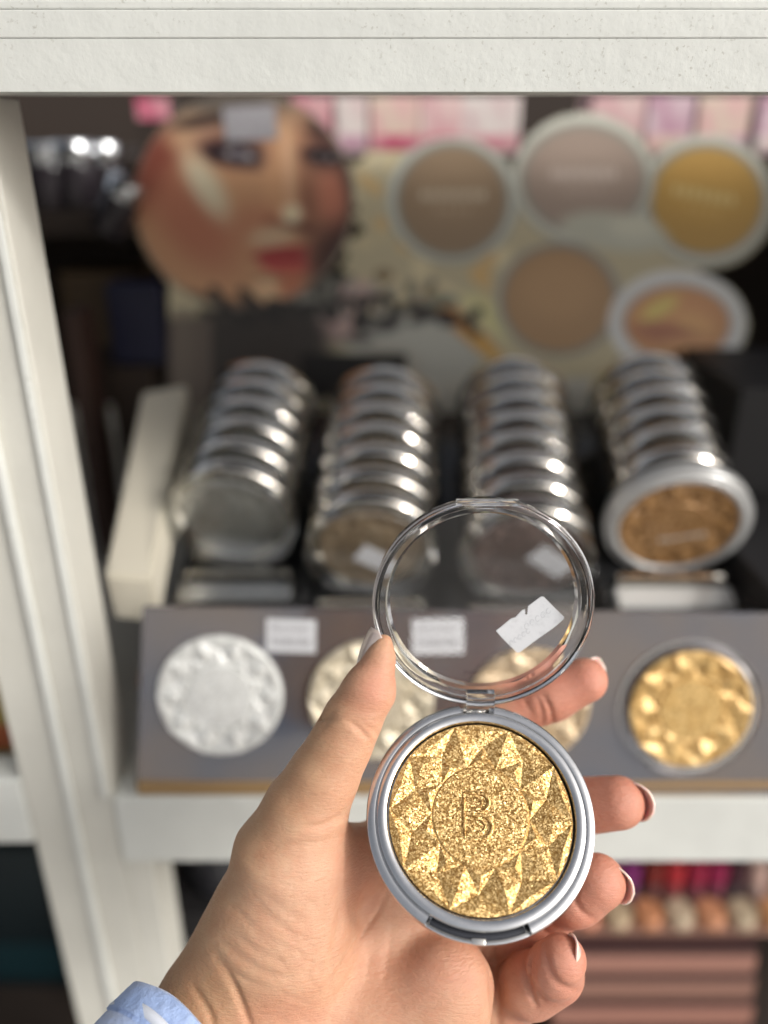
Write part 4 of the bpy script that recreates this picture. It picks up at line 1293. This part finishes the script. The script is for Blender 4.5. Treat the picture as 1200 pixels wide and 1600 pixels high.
_, zj = zt(110, 222, Y2)
wb = box('wooden_riser', -0.36, -0.165 + 0.03, Y2 - 0.02, Y2 + 0.045, zj - 0.063, zj - 0.0455, M_DARKWOOD, None, 0.001)
tag(wb, 'dark wooden riser under the silver capped jars', 'riser')
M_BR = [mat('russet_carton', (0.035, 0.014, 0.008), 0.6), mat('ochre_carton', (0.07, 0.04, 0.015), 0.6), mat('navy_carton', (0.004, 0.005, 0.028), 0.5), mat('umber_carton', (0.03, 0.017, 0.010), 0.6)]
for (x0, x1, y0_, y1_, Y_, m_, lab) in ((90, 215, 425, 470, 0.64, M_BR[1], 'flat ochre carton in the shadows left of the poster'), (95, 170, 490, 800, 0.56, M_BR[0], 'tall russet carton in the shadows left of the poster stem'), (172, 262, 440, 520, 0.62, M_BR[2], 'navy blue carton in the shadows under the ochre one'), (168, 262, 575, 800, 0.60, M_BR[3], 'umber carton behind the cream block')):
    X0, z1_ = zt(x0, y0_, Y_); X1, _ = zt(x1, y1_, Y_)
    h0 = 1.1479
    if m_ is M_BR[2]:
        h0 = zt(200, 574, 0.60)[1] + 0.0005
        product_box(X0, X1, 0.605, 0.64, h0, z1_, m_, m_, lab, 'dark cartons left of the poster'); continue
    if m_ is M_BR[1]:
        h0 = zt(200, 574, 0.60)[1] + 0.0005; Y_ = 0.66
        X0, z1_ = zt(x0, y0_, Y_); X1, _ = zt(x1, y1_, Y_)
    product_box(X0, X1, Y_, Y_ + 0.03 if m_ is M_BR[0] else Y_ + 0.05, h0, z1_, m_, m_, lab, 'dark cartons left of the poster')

for (xa, xb_, ya, yb2, zt_, lab) in ((0.222, 0.36, 0.50, 0.61, 1.300, 'tall black block added for interior darkness at the right edge behind the rightmost row'), (0.196, 0.36, 0.352, 0.485, 1.235, 'low black block added for interior darkness at the right edge beside the rightmost row')):
    product_box(xa, xb_, ya, yb2, 1.1479 if ya > .47 else 1.1568 + 0.0003, zt_, M_BLACK, mat('black_print', (0.012, 0.012, 0.02), 0.35), lab, 'black blocks added for interior darkness at the right')  # black blocks added to darken the right side of the compartment
# left neighbour compartment: a little ochre box on the shelf
bx = product_box(-0.30, -0.186, 0.345, 0.40, 1.1479, 1.205, mat('ochre_tin', (0.30, 0.22, 0.06), 0.5), mat('red_tin_band', (0.35, 0.10, 0.04), 0.5), 'ochre box on the shelf at the left edge, left of the stile', None)

# ------------------------------------------------------------------ under the shelf
zf = 0.8005
Yp = 0.40
# stack of brown-pink palettes on the right
M_PAL = [mat('dusty_rose_palette', (0.34, 0.17, 0.13), 0.35), mat('cocoa_palette', (0.27, 0.145, 0.11), 0.35)]
M_PALD = mat('dark_palette_seam', (0.05, 0.02, 0.02), 0.5)
rows = [1482, 1522, 1562, 1604, 1646]
for k in range(4):
    X0, z1_ = zt(858 + 4 * k, rows[k], Yp); X1, z0_ = zt(1178 - 3 * k, rows[k + 1], Yp)
    t = empty('palette', Matrix.Translation(((X0 + X1) / 2, Yp, z0_)), '%s brown rose palette in the stack under the shelf at lower right' % ['topmost', 'second', 'third', 'bottom visible'][k], 'palette', 'brown palettes stacked under the shelf')
    w = (X1 - X0) / 2; h = z1_ - z0_
    box('palette_case', -w, w, 0, 0.09, 0.0002, h * 0.66, M_PAL[k % 2], t, 0.002)
    box('palette_lid', -w * 0.985, w * 0.985, 0.001, 0.087, h * 0.665, h * 0.985, M_PALD, t, 0.001)
Xa, ztop = zt(858, 1482, Yp)
# support under the stack
X0, z1_ = zt(850, 1646, Yp); X1, _ = zt(1190, 1646, Yp)
sp_ = box('riser_block', X0, X1, Yp, Yp + 0.09, zf, z1_ - 0.0003, M_BLACK, None, 0.001)
tag(sp_, 'black riser block under the stack of brown palettes', 'riser')
# tray of little pots and lipsticks on top
tray_t = empty('sample_tray', Matrix.Translation((0, Yp + 0.02, ztop + 0.0005)), 'shallow brown tray of small pots and lipsticks on the palette stack', 'tray')
Xr = zt(1190, 1470, Yp)[0]
box('tray_base', Xa, Xr + 0.03, -0.01, 0.075, 0.0, 0.004, mat('tray_brown', (0.30, 0.17, 0.13), 0.5), tray_t, 0.001)
pots = [(958, (0.45, 0.34, 0.22)), (1006, (0.50, 0.22, 0.11)), (1054, (0.48, 0.38, 0.27)), (1102, (0.52, 0.24, 0.13)), (1150, (0.45, 0.36, 0.25)), (1198, (0.50, 0.25, 0.12)), (910, (0.50, 0.20, 0.12))]
nmz = ['beige', 'orange', 'ivory', 'coral', 'sand', 'apricot', 'peach']
for k, (x_, c_) in enumerate(pots):
    X, _ = zt(x_, 1460, Yp + 0.02)
    t = empty('powder_pot', Matrix.Translation((X, Yp + 0.02, ztop + 0.0047)), 'small %s pot in the front row of the tray under the shelf' % nmz[k], 'pot', 'little pots on the tray under the shelf')
    b_ = lathe_mesh('pot', [(0, 0), (0.0100, 0), (0.0102, 0.001), (0.0102, 0.006), (0.0094, 0.0070), (0, 0.0072)], 28, None, False); smooth_by_angle(b_, 35)
    link('pot_body', b_, mat('pot_' + nmz[k], c_, 0.4), t)
    c2 = lathe_mesh('pot_cap', [(0, 0.0073), (0.0096, 0.0073), (0.0098, 0.0095), (0.0090, 0.0112), (0, 0.0116)], 28, None, False); smooth_by_angle(c2, 35)
    link('pot_cap', c2, mat('cap_' + nmz[k], tuple(min(1, v * 1.15) for v in c_), 0.35), t)
lips = [(985, (0.22, 0.03, 0.16), 'plum'), (1022, (0.20, 0.025, 0.02), 'brick red'), (1055, (0.45, 0.03, 0.04), 'scarlet'), (1090, (0.32, 0.02, 0.06), 'crimson'), (1122, (0.30, 0.02, 0.08), 'berry'), (1152, (0.06, 0.02, 0.03), 'black cherry'), (1186, (0.62, 0.42, 0.36), 'nude pink'), (950, (0.30, 0.06, 0.14), 'raspberry')]
for x_, c_, nm in lips:
    X, zz = zt(x_, 1352, Yp + 0.044)
    t = empty('lipstick', Matrix.Translation((X, Yp + 0.044, ztop + 0.0047)), 'upright %s lipstick in the back row of the tray under the shelf' % nm, 'lipstick', 'lipsticks standing on the tray under the shelf')
    hh = max(0.03, min(zz, 1.128) - ztop - 0.006)
    b_ = lathe_mesh('tube', [(0, 0), (0.0070, 0), (0.0074, hh * .45), (0.0066, hh * .46), (0, hh * .46)], 24, None, False); smooth_by_angle(b_, 35)
    link('lipstick_tube', b_, mat('tube_' + nm.replace(' ', '_'), tuple(v * .6 + .08 for v in c_), 0.35), t)
    c2 = lathe_mesh('cap', [(0, hh * .462), (0.0072, hh * .462), (0.0074, hh * .92), (0.0064, hh), (0, hh)], 24, None, False); smooth_by_angle(c2, 35)
    link('lipstick_cap', c2, mat('stick_' + nm.replace(' ', '_'), c_, 0.3), t)
# jar beside the stile under the shelf
X, Z = zt(345, 1335, 0.40)
t = empty('tub', Matrix.Translation((X, 0.41, 0.99)), 'round black tub with a pale blue lid under the shelf beside the stile', 'tub')
b_ = lathe_mesh('tub_body', [(0, 0), (0.024, 0), (0.026, 0.004), (0.027, 0.062), (0.0, 0.063)], 48, None, False); smooth_by_angle(b_, 35)
link('tub_body', b_, mat('black_tub_plastic', (0.03, 0.03, 0.035), 0.3), t)
l_ = lathe_mesh('tub_lid', [(0, 0.0635), (0.0285, 0.0635), (0.029, 0.066), (0.0285, 0.082), (0.026, 0.085), (0, 0.085)], 48, None, False); smooth_by_angle(l_, 35)
link('tub_lid', l_, mat('pale_blue_lid', (0.40, 0.46, 0.50), 0.35), t)
rb = box('riser_block', X - 0.035, X + 0.04, 0.375, 0.45, zf, 0.9897, M_BLACK, None, 0.001)
tag(rb, 'black riser block under the black tub with a pale blue lid', 'riser')
# teal box in the dark compartment at lower left
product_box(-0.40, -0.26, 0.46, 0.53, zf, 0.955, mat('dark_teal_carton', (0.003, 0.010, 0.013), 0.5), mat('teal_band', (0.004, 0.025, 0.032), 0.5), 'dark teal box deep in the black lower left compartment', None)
